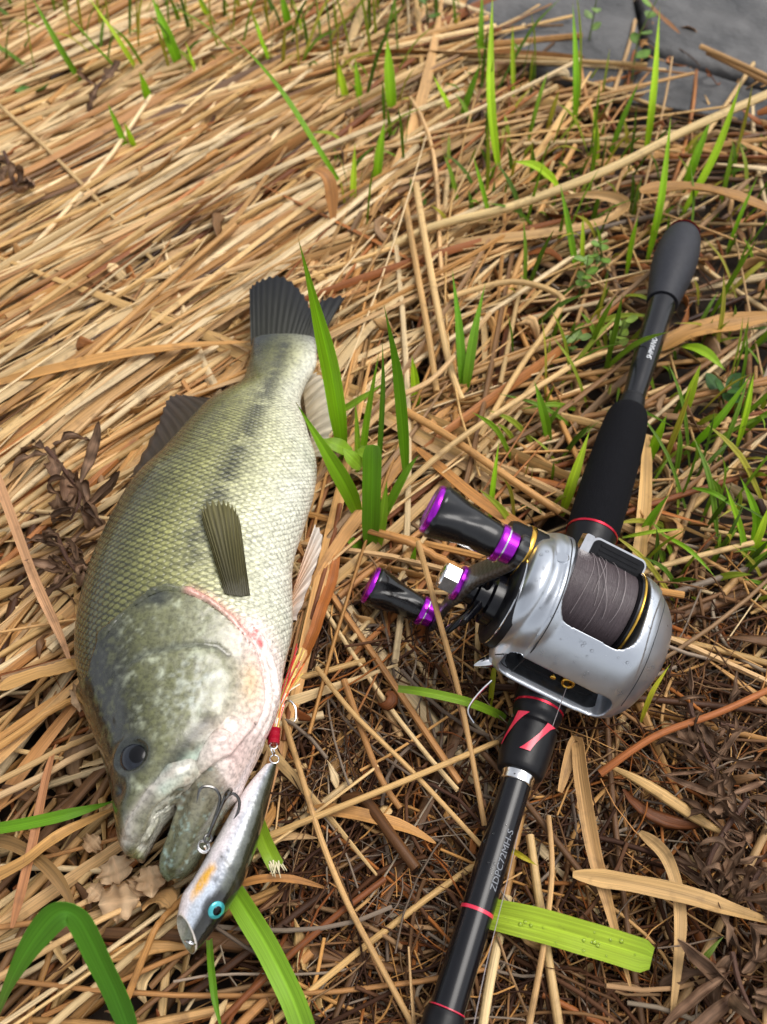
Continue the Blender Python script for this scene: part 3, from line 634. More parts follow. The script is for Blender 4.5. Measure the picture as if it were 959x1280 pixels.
# ------------------------------------------------------------------ the rod
RA, RB = P(855, 290, 13), P(556, 1272, 10); rdir = (RB-RA)/np.linalg.norm(RB-RA)
def rod_t(py):
    lo, hi = -50., 700.
    for _ in range(40):
        mdl = (lo+hi)/2; p = RA+rdir*mdl; q = p-np.array([0, 0, CAM_H]); y = H0/2-FPX*(q@_u)/(q@_f)
        if y < py: lo = mdl
        else: hi = mdl
    return lo
def rod_r(py, wpx): return wpx/2*mmpp(RA+rdir*rod_t(py))
rod = empty('fishing_rod', (*(RA+rdir*150)[:2], 0), 'black fishing rod with red trim lying on the straw, foam grip uppermost', 'fishing rod')
def turned(name, prof, m_, k=40, sub=4, parent=None):
    pr = np.array([(rod_t(y), rod_r(y, w)) for y, w in prof]); pr = crom(pr, (len(pr)-1)*sub+1) if sub > 1 else pr
    pr[:, 1] = np.maximum(pr[:, 1], .3)
    return MB().add(*lathe(RA, rdir, pr, k)).build(name, m_, parent or rod)
turned('butt_cap', [(287,3),(288,26),(290,33),(293,38),(296,41)], BLACK_SATIN)
turned('butt_ring', [(288.6,33.5),(291.6,40)], RED_M, sub=1)
turned('butt_grip', [(295,41),(300,46),(312,52),(330,54.5),(348,50.5),(362,45),(376,40),(379,39)], GREY_EVA)
turned('rear_blank', [(374,34.5),(404,33),(455,30.5),(490,28),(504,29),(512,32),(522,36)], BLACK_GLOSS)
turned('grip_collar', [(498,29),(501,31),(506,32),(513,34),(522,38)], BLACK_SATIN)
turned('rear_grip', [(512,30),(513.5,40),(517,46),(524,51),(540,56),(570,60.5),(606,64),(640,65),(664,65),(668,64)], BLACK_EVA)
turned('trim_ring', [(667,64.6),(669.6,64.6)], RED_M, sub=1)
turned('reel_seat', [(669,63),(684,58),(700,52),(740,48),(800,48),(845,52),(862,58),(872,61),(880,62)], BLACK_SATIN)
turned('seat_hood', [(866,62),(874,64),(882,64),(886,62.5)], BLACK_SATIN)
turned('trim_ring', [(885.6,63),(888.2,62.8)], RED_M, sub=1)
turned('lock_nut', [(888,62),(894,61.5),(898,59),(902,55),(906,54),(909,58),(911,60)], BLACK_SATIN)
wr_ = turned('winding_ring', [(910,60),(912,63),(925,63.5),(945,62.5),(958,61),(963,59.5),(967,56),(968.5,48)], BLACK_SATIN)
turned('chrome_ring', [(963,43.5),(966,43.5),(971,43),(973,41.5),(975,42.5),(979,42),(980,39)], CHROME, sub=1)
turned('blank', [(976,37.5),(1010,38.5),(1070,40),(1138,41.2),(1200,43.5),(1250,45),(1262,45.3)], BLACK_GLOSS)
turned('blank_band', [(1137.5,42.6),(1142,42.6)], RED_PAINT, sub=1)
turned('blank_band', [(1261.5,46.6),(1263,46.6)], RED_PAINT, sub=1)
tF = rod_t(1262)
MB().add(*lathe(RA, rdir, [(tF+.5, 5.6), (tF+2, 6.1), (tF+60, 5.9), (tF+62, 5.2), (tF+700, 4.4)], 32)).build('ferrule', BLACK_SATIN, rod)
def rframe():
    n = np.array([0, 0, 1.])-rdir*rdir[2]; n /= np.linalg.norm(n); return n, np.cross(n, rdir)   # n up, b sideways
rn, rb = rframe()
if rb[0] > 0: rb = -rb                                   # rb points to the image left
def wrap(V2, t0, a0, rad):
    """V2 rows (along towards the butt, around towards the left, height) laid on the rod"""
    t = t0-V2[:, 0]; a = a0+V2[:, 1]/rad; rr = rad+V2[:, 2]
    return RA+rdir*t[:, None]+rr[:, None]*(np.cos(a)[:, None]*rn+np.sin(a)[:, None]*rb)
def text_mesh(s_, size):
    c = bpy.data.curves.new('t', 'FONT'); c.body = s_; c.size = size; c.extrude = .0; c.fill_mode = 'FRONT'; c.resolution_u = 3
    o = bpy.data.objects.new('t', c); S.collection.objects.link(o); dg = bpy.context.evaluated_depsgraph_get()
    me = bpy.data.meshes.new_from_object(o.evaluated_get(dg)); V = np.array([v.co for v in me.vertices]); F = [tuple(p.vertices) for p in me.polygons]
    bpy.data.objects.remove(o); bpy.data.curves.remove(c); bpy.data.meshes.remove(me); return V, F
def lettering(name, s_, py_start, py_end, size_ratio, rad_py, rad_w, a0, m_):
    V, F = text_mesh(s_, 1.0); w = V[:, 0].max()-V[:, 0].min(); L_ = rod_t(py_start)-rod_t(py_end); k = L_/w
    V = V-[V[:, 0].min(), 0, 0]; V = np.c_[V[:, 0]*k, V[:, 1]*k*size_ratio, np.full(len(V), .06)]
    mk(name, wrap(V, rod_t(py_start), a0, rod_r(rad_py, rad_w)), F, m_, rod, smooth=False)
lettering('lettering', 'ZDPC72MH-S', 1113, 1038, .95, 1112, 41.6, -.72, GREYTXT)
lettering('lettering', 'SHIMANO', 458, 432, 1.1, 440, 31.8, -.42, WHITETXT)
def slash(pts, t0py, a0):
    p = np.array(pts, float); V = []; F = []
    rad = rod_r(928, 64)
    for i, (x, y0, y1) in enumerate(p):
        for j in range(7): V.append((x, y0+(y1-y0)*j/6, .15))
    F = [(i*7+j, i*7+j+1, (i+1)*7+j+1, (i+1)*7+j) for i in range(len(p)-1) for j in range(6)]
    mk('red_slash', wrap(np.array(V), rod_t(t0py), a0, rad), F, RED_PAINT, rod)
sh = [(0, 5.2, 6.0), (3, 3.6, 4.9), (6, 1.8, 3.5), (8, .6, 2.6), (10, -.9, 2.2), (11.8, -2.6, 1.8)]
slash(sh, 944, .62)
slash([(0, 2.6, 6.2), (1.5, 2.2, 4.9), (4, 1.2, 3.2), (7, -.4, 1.4), (10, -2.2, .2), (11.6, -4.2, -.4)], 948, -.42)

# ------------------------------------------------------------------ the reel (own axes: x to the handle, y to the rod tip, z up from the rod)
ROLL = math.radians(17)
rO = RA+rdir*rod_t(786)+np.array([-4.6, -.3, 1.5])
rY = rdir; rX0 = np.cross(rY, [0, 0, 1.]); rX0 /= np.linalg.norm(rX0); rZ0 = np.cross(rX0, rY)
if rX0[0] > 0: rX0 = -rX0
rX = rX0*math.cos(ROLL)+rZ0*math.sin(ROLL); rZ = rZ0*math.cos(ROLL)-rX0*math.sin(ROLL)
RM = np.stack([rX, rY, rZ])                               # rows
def RW(V): return rO+np.asarray(V, float)@RM
reel = empty('fishing_reel', (*RW([0, 0, 0])[:2], 0), 'silver low profile baitcasting reel with purple trimmed handle knobs on the rod', 'reel')
SPX = 4.0
def rpart(name, m_, *shapes, parent=None, smooth=True):
    b = MB()
    for V, F in shapes: b.add(RW(V), F)
    o = b.build(name, m_, parent or reel, smooth); return o
PROF = crom([(-17,8.5),(-21.5,17),(-19.5,29),(-10,37.5),(2,39),(12,36.5),(19,31.5),(24.5,24),(28.8,15),(29.8,9.5),(27.5,6.5),(17,5.5),(-2,5.5)], 78, True)
KX = [(-33.2,.30),(-32.4,.50),(-30.5,.68),(-27.5,.82),(-24,.91),(-20,.965),(-14,.99),(-5,1.0),(8,1.0),(14,.985),(18,.95),(20.5,.88),(21.5,.78)]
secs = []
for x, k in crom(KX, 46):
    c = np.array([3., 20.]); q = c+(PROF-c)*k
    if x < -20: q = q-np.array([0, 1.])*(-20-x)*.25
    secs.append(np.c_[np.full(len(q), x), q])
shV, shF = loft(secs)
gV, gF = lathe((0, 0, 0), (1, 0, 0), [(8, 17), (9, 20), (14, 21.5), (19, 21.2), (22.5, 19.8), (24.2, 18.2), (24.6, 15)], 56); gV = gV+[0, 3.5, 19]
allV = np.concatenate([shV, gV]); allF = shF+[tuple(i+len(shV) for i in f) for f in gF]
w0V, w0F = prism(rrect(-16.5, 11.5, -48, 15.5, 6.5), 11.5, 70)
t0V, t0F = prism(rrect(-22, 17.5, 9.2, 20.5, 4.5), 19.5, 60); t0V = t0V[:, [0, 2, 1]]; t0F = [f[::-1] for f in t0F]
V, F = evaluate(allV, allF, [('remesh', .7), ('smooth', 6)])
V, F = evaluate(V, F, [('cut', w0V, w0F), ('cut', t0V, t0F), ('remesh', .42), ('smooth', 9)])
# sculpt: a hollowed flute on the gear side and a shoulder along the hood
x, y, z = V.T; nn = vnormals(V, F)
fl = .8*np.exp(-((x-(16.6+.008*(y-4)**2))/2.0)**2)*sst(20, 26, z+.25*y)*sst(9, 12, x)
fl2 = .8*sst(13.2, 13.8, x+.05*(y-10))*sst(24, 28, z+.3*y)
V = V-nn*(1.5*fl)[:, None]-nn*(.55*fl2*sst(20, 16, x))[:, None]
V = V-nn*(.6*sst(-19.2, -19.8, x+.012*(y-3)**2)*sst(-33, -24, x))[:, None]
shell = rpart('frame', SILVER, (V, F)); shell_bvh = BVHTree.FromPolygons([tuple(v) for v in RW(V)], F)
shl_bvh = BVHTree.FromPolygons([tuple(v) for v in V], F)
DARK_IN = mat('dark_plastic_inside', (.012, .012, .013), .5)
def seam(pts, r=.22):
    out = []
    for a, b in pts:
        h = shl_bvh.ray_cast(Vector((a, b, 90)), Vector((0, 0, -1)))[0]
        if h: out.append((h.x, h.y, h.z+.02))
    return tube(crom(out, len(out)*3), r, 6)
rpart('panel_seam', DARK_IN, seam([(13.6-.05*(b+16), b) for b in np.linspace(-15, 27, 18)]))
rpart('panel_seam', DARK_IN, seam([(a, 26.5-.012*(a-14)**2*0) for a in np.linspace(13, 20, 8)]))
rpart('panel_seam', DARK_IN, seam([(-22.5-.012*(b-4)**2*.6, b) for b in np.linspace(-12, 24, 14)], .16))
# inner floor and front mouth lining
rpart('frame_floor', DARK_IN, prism(rrect(-17, 11.5, -15, 24, 4), 7, 11.9))
FLOOR = mat('wet_dark_plastic', (.02, .021, .023), .25, noise=.4, nscale=500, bump=.5, bscale=350)
rpart('mouth_lining', FLOOR, prism(rrect(-20.5, 16, 17, 27, 5), 8.2, 9.75))
# spool and line
sy, sz = -3.2, 22.6
spool = rpart('spool', mat('spool_metal', (.03, .03, .034), .25, metal=.8), lathe((0, sy, sz), (1, 0, 0), [(-18.2+4, 4), (-18.2+4, 16.6), (-17.2+4, 16.6), (-16.4+4, 13), (10.4, 13), (11.2, 16.3), (12.0, 16.3), (12.0, 4)], 48))
rpart('spool_rim', GOLD, ((lambda VF: (VF[0], VF[1]))(ring((-14.4, sy, sz), (1, 0, 0), 16.5, .55, 56, 8))), parent=spool)
lm = bpy.data.materials.new('wound_line'); lm.use_nodes = True; t = lm.node_tree; b = t.nodes['Principled BSDF']
at_ = t.nodes.new('ShaderNodeAttribute'); at_.attribute_name = 'st'; mp = t.nodes.new('ShaderNodeVectorMath'); mp.operation = 'MULTIPLY'; mp.inputs[1].default_value = (3.2, .05, 1); t.links.new(at_.outputs['Vector'], mp.inputs[0])
nz = t.nodes.new('ShaderNodeTexNoise'); nz.inputs['Scale'].default_value = 1; nz.inputs['Detail'].default_value = 6; nz.inputs['Roughness'].default_value = .8; t.links.new(mp.outputs[0], nz.inputs['Vector'])
cr = t.nodes.new('ShaderNodeValToRGB'); cr.color_ramp.elements[0].position = .3; cr.color_ramp.elements[0].color = (.022, .014, .016, 1); cr.color_ramp.elements[1].position = .75; cr.color_ramp.elements[1].color = (.105, .078, .084, 1)
t.links.new(nz.outputs[0], cr.inputs[0]); t.links.new(cr.outputs[0], b.inputs['Base Color']); b.inputs['Roughness'].default_value = .38
bp = t.nodes.new('ShaderNodeBump'); bp.inputs['Strength'].default_value = .9; bp.inputs['Distance'].default_value = .0003; t.links.new(nz.outputs[0], bp.inputs['Height']); t.links.new(bp.outputs[0], b.inputs['Normal'])
nx, na = 90, 72; xs = np.linspace(-12.6, 10.6, nx); aa = np.linspace(0, 2*math.pi, na, endpoint=False)
rr = 14.6+.35*np.cos((xs+1)/11*1.4)[:, None]+.12*vnoise(np.stack([np.repeat(xs*3, na), np.tile(aa*2, nx), np.zeros(nx*na)], 1), 5).reshape(nx, na)
V = np.stack([np.repeat(xs[:, None], na, 1), sy+rr*np.sin(aa), sz+rr*np.cos(aa)], -1).reshape(-1, 3)
mk('wound_line', RW(V), grid_faces(nx, na, True), lm, spool, None, np.stack([np.repeat(xs, na), np.tile(aa*14, nx), np.zeros(nx*na)], 1))
STRAND = mat('line_strand', (.26, .22, .22), .35, spec=.6)
r = np.random.default_rng(5); m = MB()
for i in range(5):
    x0 = r.uniform(-10, 8); x1 = x0+r.normal(0, 3); a0, a1 = r.uniform(-1.3, -.9), r.uniform(.3, 1.3); q = np.linspace(0, 1, 14); ang_ = a0+(a1-a0)*q
    lift = 15.35+r.uniform(0, .5)*np.sin(q*math.pi); m.add(RW(np.c_[x0+(x1-x0)*q+.6*np.sin(q*5+i), sy+lift*np.sin(ang_), sz+lift*np.cos(ang_)]), [])
    p = m.V.pop(); m.n -= len(p); m.C.pop(); m.ST.pop(); m.add(*tube(p, .085, 5))
m.add(*tube(RW(crom([(3, sy-9, sz+13), (0, sy, sz+16.2), (-4, sy+9, sz+13), (-6, 12.5, 21), (-6.5, 22, 14)], 20)), .12, 5))
m.add(*tube(RW(crom([(-7, sy-9, sz+13), (-7.5, sy, sz+16.0), (-7.5, sy+9, sz+13), (-6, 12.5, 20.5), (-6.5, 22, 13.5)], 20)), .12, 5))
m.build('line_strand', STRAND, spool)
# thumb bar behind the spool
def rot_x(V, a, c): V = np.asarray(V, float)-c; ca, sa = math.cos(a), math.sin(a); return np.c_[V[:, 0], V[:, 1]*ca-V[:, 2]*sa, V[:, 1]*sa+V[:, 2]*ca]+c
tbc = np.array([-4., -16.5, 31.5])
bar = rpart('thumb_bar', CHROME, (rot_x(prism(rrect(-14.5, 6.5, -21.5, -12.8, 2.6), 30.6, 32.6)[0], math.radians(-30), tbc), prism(rrect(0, 1, 0, 1, .2), 0, 1)[1]))
pad = prism(rrect(-13.8, 5.6, -20.8, -13.5, 2.0), 32.0, 33.0); rpart('thumb_pad', BLACK_SATIN, (rot_x(pad[0], math.radians(-30), tbc), pad[1]), parent=bar)
for i in range(4):
    g = prism(rrect(-12, 3, -19.9+i*1.6, -19.1+i*1.6, .3), 32.8, 33.3); rpart('grip_rib', BLACK_SATIN, (rot_x(g[0], math.radians(-30), tbc), g[1]), parent=bar)
rpart('bar_pivot', CHROME, (lambda g: (rot_x(g[0], math.radians(-30), tbc), g[1]))(prism(rrect(6.0, 9.2, -21, -13.5, .8), 28, 33.4)))
# line guide in the mouth
rpart('line_guide', GOLD, ring((-7, 23.5, 13), (0, 1, .35), 1.9, .55), lathe((-7, 22, 12.8), (0, 1, 0), [(0, 2.6), (1, 2.6)], 20))
rpart('guide_screw', GOLD, lathe((-1.5, 24, 13), (0, 1, .2), [(-1, .5), (.2, 1.1), (.5, .8)], 14))
rpart('guide_rod', CHROME, lathe((-19, 19, 13), (1, 0, 0), [(0, 1.), (35, 1.)], 12))
# gear side: drag ring, star drag, cast knob, handle
dy, dz = 9.5, 16.0
rpart('drive_ring', BLACK_SATIN, lathe((22.5, dy-1.5, dz+1.5), (1, 0, 0), [(-1, 17), (1.2, 17), (2.6, 16.6), (3.6, 15.2), (3.8, 9)], 48))
rpart('ring_trim', CHROME, ring((24.6, dy-1.5, dz+1.5), (1, 0, 0), 16.7, .28, 56, 6))
rpart('cast_knob', BLACK_SATIN, lathe((22, sy-4.5, sz+1), (1, 0, 0), [(-2, 9.8), (4.5, 9.8), (5, 9.4), (9.5, 9.2), (11.2, 8.4), (11.8, 6)], 36))
rpart('cast_knob_ring', GOLD, lathe((22, sy-4.5, sz+1), (1, 0, 0), [(2.6, 9.95), (2.8, 10.15), (4.3, 10.15), (4.5, 9.95)], 40))
star = rpart('star_drag', BLACK_GLOSS, lathe((26, dy, dz), (1, 0, 0), [(0, 9.5), (3.5, 9.2), (4.2, 7.2), (8, 6.9), (8.6, 5.4), (12, 5.2)], 32))
for i in range(5):
    a = math.radians(-150+72*i); u_ = np.array([0, math.sin(a), math.cos(a)]); v_ = np.array([0, math.cos(a), -math.sin(a)])
    ctr = np.array([32., dy, dz]); q = []
    for s_, w_, t_, dx in ((5, 2.6, 1.5, 0), (9, 2.0, 1.4, .6), (13, 2.1, 1.3, 2.0), (17, 2.4, 1.2, 3.6), (18.2, 1.6, .8, 4.0)):
        cc = ctr+u_*s_+np.array([dx, 0, 0]); q.append(np.array([cc+v_*w_*math.cos(e)+np.array([t_, 0, 0])*math.sin(e) for e in np.linspace(0, 2*math.pi, 14, endpoint=False)]))
    rpart('star_arm', BLACK_GLOSS, loft(q), parent=star)
CARBON = bpy.data.materials.new('carbon_weave'); CARBON.use_nodes = True; t = CARBON.node_tree; b = t.nodes['Principled BSDF']
tc = t.nodes.new('ShaderNodeAttribute'); tc.attribute_name = 'st'; ck = t.nodes.new('ShaderNodeTexChecker'); ck.inputs['Scale'].default_value = .62; t.links.new(tc.outputs['Vector'], ck.inputs['Vector'])
ck.inputs['Color1'].default_value = (.006, .006, .007, 1); ck.inputs['Color2'].default_value = (.035, .037, .04, 1); t.links.new(ck.outputs[0], b.inputs['Base Color']); b.inputs['Roughness'].default_value = .5; b.inputs['Coat Weight'].default_value = .25; b.inputs['Coat Roughness'].default_value = .15; b.inputs['Specular IOR Level'].default_value = .3
ARM = math.radians(-8); au = np.array([0, -math.sin(ARM), math.cos(ARM)]); av = np.array([0, math.cos(ARM), math.sin(ARM)])
hc = np.array([38.5, dy, dz]); AL = 44.
q = []
for s_, w_, dx in ((-AL-5.5, 2, -3), (-AL-3.5, 4.6, -3), (-AL, 5.6, -3), (-AL+6, 5.2, -2.8), (-18, 4.6, -.8), (-8, 6., 0), (0, 7., 0), (8, 6., 0), (18, 4.6, -.8), (AL-6, 5.2, -2.8), (AL, 5.6, -3), (AL+3.5, 4.6, -3), (AL+5.5, 2, -3)):
    q.append((s_, w_, dx))
q = crom(q, 60); secs = [np.array([hc+au*s_+np.array([dx, 0, 0])+av*w_*np.sign(math.cos(e))*abs(math.cos(e))**.6+np.array([1.5, 0, 0])*np.sign(math.sin(e))*abs(math.sin(e))**.6 for e in np.linspace(0, 2*math.pi, 24, endpoint=False)]) for s_, w_, dx in q]
V, F = loft(secs); handle = mk('handle_arm', RW(V), F, CARBON, reel, None, np.c_[(V-hc)@au+200.3, (V-hc)@av+200.3, 0*V[:, 0]+.5])
nutp = [(5.2*math.cos(a), 5.2*math.sin(a)) for a in np.linspace(0, 2*math.pi, 6, endpoint=False)]
rpart('nut_washer', PURPLE, lathe(hc+[1.4, 0, 0], (1, 0, 0), [(0, 6.3), (1.2, 6.3), (1.6, 5.8)], 32), parent=handle)
g = prism(nutp, 0, 5.2); rpart('handle_nut', CHROME, (np.c_[hc[0]+2.9+g[0][:, 2], hc[1]+g[0][:, 0], hc[2]+g[0][:, 1]], [f for f in g[1]]), lathe(hc+[8, 0, 0], (1, 0, 0), [(0, 4.6), (.6, 4.2), (1.0, 3.0), (1.2, 1.)], 24), parent=handle, smooth=False)
KNOB_M = mat('black_glossy_knob', (.004, .004, .005), .25, coat=.5, coat_rough=.1, spec=.35, noise=.3, nscale=200, rvar=.06)
for sg in (1, -1):
    kc = hc+au*AL*sg+np.array([-1.5, 0, 0])
    nk, ka = 40, 64; xs = np.linspace(0, 1, nk); aa = np.linspace(0, 2*math.pi, ka, endpoint=False)
    rad = np.interp(xs, [0, .08, .3, .55, .8, .95, 1], [5.0, 5.3, 5.6, 6.4, 7.7, 8.3, 7.8])[:, None]*np.ones(ka)
    tw = aa[None, :]+xs[:, None]*1.1
    rad = rad*(1-.11*sst(.15, .5, xs)[:, None]*np.maximum(0, np.cos(tw*3))**3)
    V = np.stack([kc[0]+5.6+xs[:, None]*20.5+0*rad, kc[1]+rad*np.cos(aa), kc[2]+rad*np.sin(aa)], -1).reshape(-1, 3)
    Fk = [tuple(f) for f in grid_faces(nk, ka, True)]+[tuple(range(ka)), tuple(range((nk-1)*ka, nk*ka))]
    kn = rpart('handle_knob', KNOB_M, (V, Fk))
    rpart('knob_collar', PURPLE, lathe(kc, (1, 0, 0), [(0, 3.8), (.3, 4.8), (3.2, 5.0), (3.4, 5.7), (5.2, 5.9), (5.8, 5.5)], 8*3), parent=kn)
    rpart('collar_line', CHROME, lathe(kc, (1, 0, 0), [(3.35, 5.6), (3.5, 5.95), (3.9, 6.0), (4.0, 5.7)], 32), parent=kn)
    rpart('knob_cap', PURPLE, lathe(kc+[25.8, 0, 0], (1, 0, 0), [(0, 7.5), (1.2, 7.6), (1.9, 7.0), (2.1, 6.0), (1.5, 5.0), (1.5, .5)], 40), parent=kn)
rpart('side_screw', SILVER, lathe((15.6, -4, 39.2-1.6), (.55, -.1, .9), [(-2.5, 2.4), (.4, 2.4), (.9, 2.0)], 20))
rpart('frame_lug', CHROME, lathe((17, 24, 6.5), (.75, .65, -.1), [(-3, 2.4), (2, 2.6), (5, 2.0), (8, .7), (8.6, .2)], 18))
rpart('keeper_wire', CHROME, tube(crom([(15, 30, 2), (17.5, 36, 0), (18.5, 42, -1.5), (15, 45, -2)], 16), .45, 7))
r = np.random.default_rng(11)
dp = [P(*c, 34)[:2]+r.normal(0, s_, 2) for c, s_, n in (((705,815), 6, 34), ((745,845), 6, 14), ((690,760), 8, 12), ((810,790), 8, 12), ((650,775), 7, 10)) for _ in range(n)]
drops(reel, shell_bvh, dp, 12, .18, .7)
# ------------------------------------------------------------------ ground and paving
def proj(p):
    q = np.asarray(p, float)-np.array([0, 0, CAM_H]); w = q@_f
    return np.stack([W0/2+FPX*(q@_r)/w, H0/2-FPX*(q@_u)/w], -1)
SOIL = mat('damp_soil', (.030, .020, .013), .95, noise=.6, nscale=120, bump=1., bscale=260)
def lines(c, fine, n, far):
    a = np.linspace(-fine, fine, n); o = np.geomspace(fine*1.15, far, 12); return c+np.r_[-o[::-1], a, o]
gx, gy = lines(0, 420, 130, 40000), lines(330, 480, 150, 40000)
X, Y = np.meshgrid(gx, gy, indexing='ij'); q = np.c_[X.ravel(), Y.ravel(), 0*X.ravel()]
near = sst(1500, 500, np.abs(q[:, 0])+np.abs(q[:, 1]-330)*.7)
q[:, 2] = -31+near*(9*(fbm(q/45., 71)-.5)+4*(fbm(q/11., 72)-.5))
tag(mk('ground', q, grid_faces(len(gx), len(gy)), SOIL), kind='structure')
SLABS = [[(480,-110),(775,-110),(805,58),(766,112),(660,80),(575,10)], [(779,-110),(1200,-110),(1200,186),(959,104),(810,56)], [(774,124),(811,66),(959,112),(1200,194),(1200,270),(960,156)]]
STONE = mat('wet_grey_stone', (.082, .08, .079), .6, spec=.35, noise=.8, nscale=26, bump=1., bscale=60, rvar=.2, bdist=.004)
pav = empty('paving', P(860, 60, -6)); tag(pav, kind='structure')
SLW = []
for k, poly in enumerate(SLABS):
    w = np.array([P(*p, -5-1.5*k) for p in poly])[:, :2]; c = w.mean(0)
    # worn edge: resample the outline and round it over
    e = np.concatenate([np.linspace(w[i], w[(i+1) % len(w)], 14, endpoint=False) for i in range(len(w))]); SLW.append(w)
    jit = 2.2*(fbm(np.c_[e/30., 0*e[:, 0]], 80+k)-.5)[:, None]; d = (e-c); d /= np.linalg.norm(d, axis=1)[:, None]; e = e+d*jit*2
    rings = []
    for ins, z in ((0, -40), (0, -11), (.8, -8), (2.5, -6), (6, -5), (20, -4.6)): rings.append(np.c_[e-d*ins, np.full(len(e), z-1.5*k)])
    for f in (.8, .6, .4, .2, .02): b_ = rings[5]*1; b_[:, :2] = c+(b_[:, :2]-c)*f; rings.append(b_)
    rings = np.array(rings); m_ = rings.shape[1]
    zz = rings.reshape(-1, 3); zz[:, 2] += 2.0*(fbm(zz/40., 90)-.5)*(zz[:, 2] > -30)
    F = [tuple(f) for f in grid_faces(len(rings), m_, True)]+[tuple(range(m_))[::-1], tuple(range((len(rings)-1)*m_, len(rings)*m_))]
    mk('stone_slab', zz, F, STONE, pav)

# ------------------------------------------------------------------ what the straw must not pass through
fish_poly = np.concatenate([FD[::-6, :2][::-1], JD[::-8, :2][:0], np.array([P(168,1072,15)[:2], P(207,1091,12)[:2], P(222,1102,12)[:2], P(250,1068,12)[:2], P(299,990,15)[:2]]), FV[:135:6, :2][::-1]])
tail_poly = np.array([P(*p)[:2] for p in ((312,440,8), (310,360,10), (327,348,10), (377,364,10), (434,369,8), (398,440,8))])
rod_end = RA+rdir*(tF+600)
kn_lo = RW(hc-au*AL+np.array([-1, 0, 0])), RW(hc-au*AL+np.array([30, 0, 0]))
def seg_d(xy_, a, b):
    e = (b-a)[:2]; t = np.clip(((xy_-a[:2])@e)/(e@e), 0, 1); return np.linalg.norm(xy_-a[:2]-t[:, None]*e, axis=1), t
RPROF = np.array([(rod_t(y), rod_r(y, w)) for y, w in ((288,36),(330,54),(378,40),(400,34),(500,29),(515,45),(570,60),(668,65),(740,50),(880,64),(960,61),(975,42),(1262,46))])
def ceiling_exact(xy_):
    """greatest height allowed for litter at each point"""
    z = np.full(len(xy_), 60.)
    d = -sdist(xy_, fish_poly); z = np.minimum(z, -1.2+np.maximum(0, d-1)*.55)
    d = -sdist(xy_, tail_poly); z = np.minimum(z, 5.5+np.maximum(0, d)*.8)
    d, t = seg_d(xy_, RA, rod_end); tt = t*np.linalg.norm((rod_end-RA)); rr_ = np.interp(tt, RPROF[:, 0], RPROF[:, 1]); az = RA[2]+(rod_end-RA)[2]*t
    z = np.minimum(z, az-rr_-.6+np.maximum(0, d-rr_)*.9)
    d = np.linalg.norm(xy_-RW([0, 4, 18])[:2], axis=1); z = np.minimum(z, 3+np.maximum(0, d-33)*.7)
    d, t = seg_d(xy_, lc[0], lc[-1]); z = np.minimum(z, 4.2+np.maximum(0, d-7)*.6)
    d, t = seg_d(xy_, *kn_lo); kz = kn_lo[0][2]+(kn_lo[1]-kn_lo[0])[2]*t; z = np.minimum(z, kz-9+np.maximum(0, d-9)*.8)
    return z

CX0, CY0, CS, CNX, CNY = -560., -330., 2., 561, 721
_gx, _gy = np.meshgrid(CX0+np.arange(CNX)*CS, CY0+np.arange(CNY)*CS, indexing='ij'); _gp = np.c_[_gx.ravel(), _gy.ravel()]
CGRID = ceiling_exact(_gp).reshape(CNX, CNY)
SGRID = np.max([sdist(_gp, w) for w in SLW], axis=0).reshape(CNX, CNY)
def _ix(xy_): return np.clip(((xy_[:, 0]-CX0)/CS+.5).astype(int), 0, CNX-1), np.clip(((xy_[:, 1]-CY0)/CS+.5).astype(int), 0, CNY-1)
def ceiling(xy_): return CGRID[_ix(xy_)]
def on_slab(xy_): return SGRID[_ix(np.asarray(xy_)[None, :2])][0] > 6
def slab_share(p): return (SGRID[_ix(p)] > 9).mean()
# ------------------------------------------------------------------ straw
STRAW_M = fibre_mat('dry_straw', .46, across=3.0, along=.03, amt=.42, bump=.5, translucent=.10, spec=.25, spots=.5)
PAL = {k: np.array([lin(*c) for c in v])**1.12*.88 for k, v in {
 'pale': [(236,206,156), (228,194,140), (218,180,122), (240,214,170), (222,184,134)],
 'tan': [(210,164,106), (198,150,92), (214,172,118), (190,142,92)],
 'rust': [(178,116,64), (160,100,54), (190,130,78), (148,92,54)],
 'dull': [(152,116,80), (134,100,70), (164,132,98), (120,90,64)],
 'dark': [(92,62,42), (74,50,36), (104,74,54), (84,60,48)],
 'grey': [(150,134,118), (128,112,98), (166,150,130)]}.items()}
def pick2(r, weights):
    k = r.choice(list(weights), p=np.array(list(weights.values()))/sum(weights.values())); p = PAL[k]; return k, p[r.integers(len(p))]*(.74+.44*r.random())
def pick(r, weights):
    k = r.choice(list(weights), p=np.array(list(weights.values()))/sum(weights.values())); p = PAL[k]; return p[r.integers(len(p))]*(.74+.44*r.random())
def img_angle(px, py, dx, dy):
    a, b = P(px, py, 0), P(px+dx*10, py+dy*10, 0); return math.atan2(b[1]-a[1], b[0]-a[0])
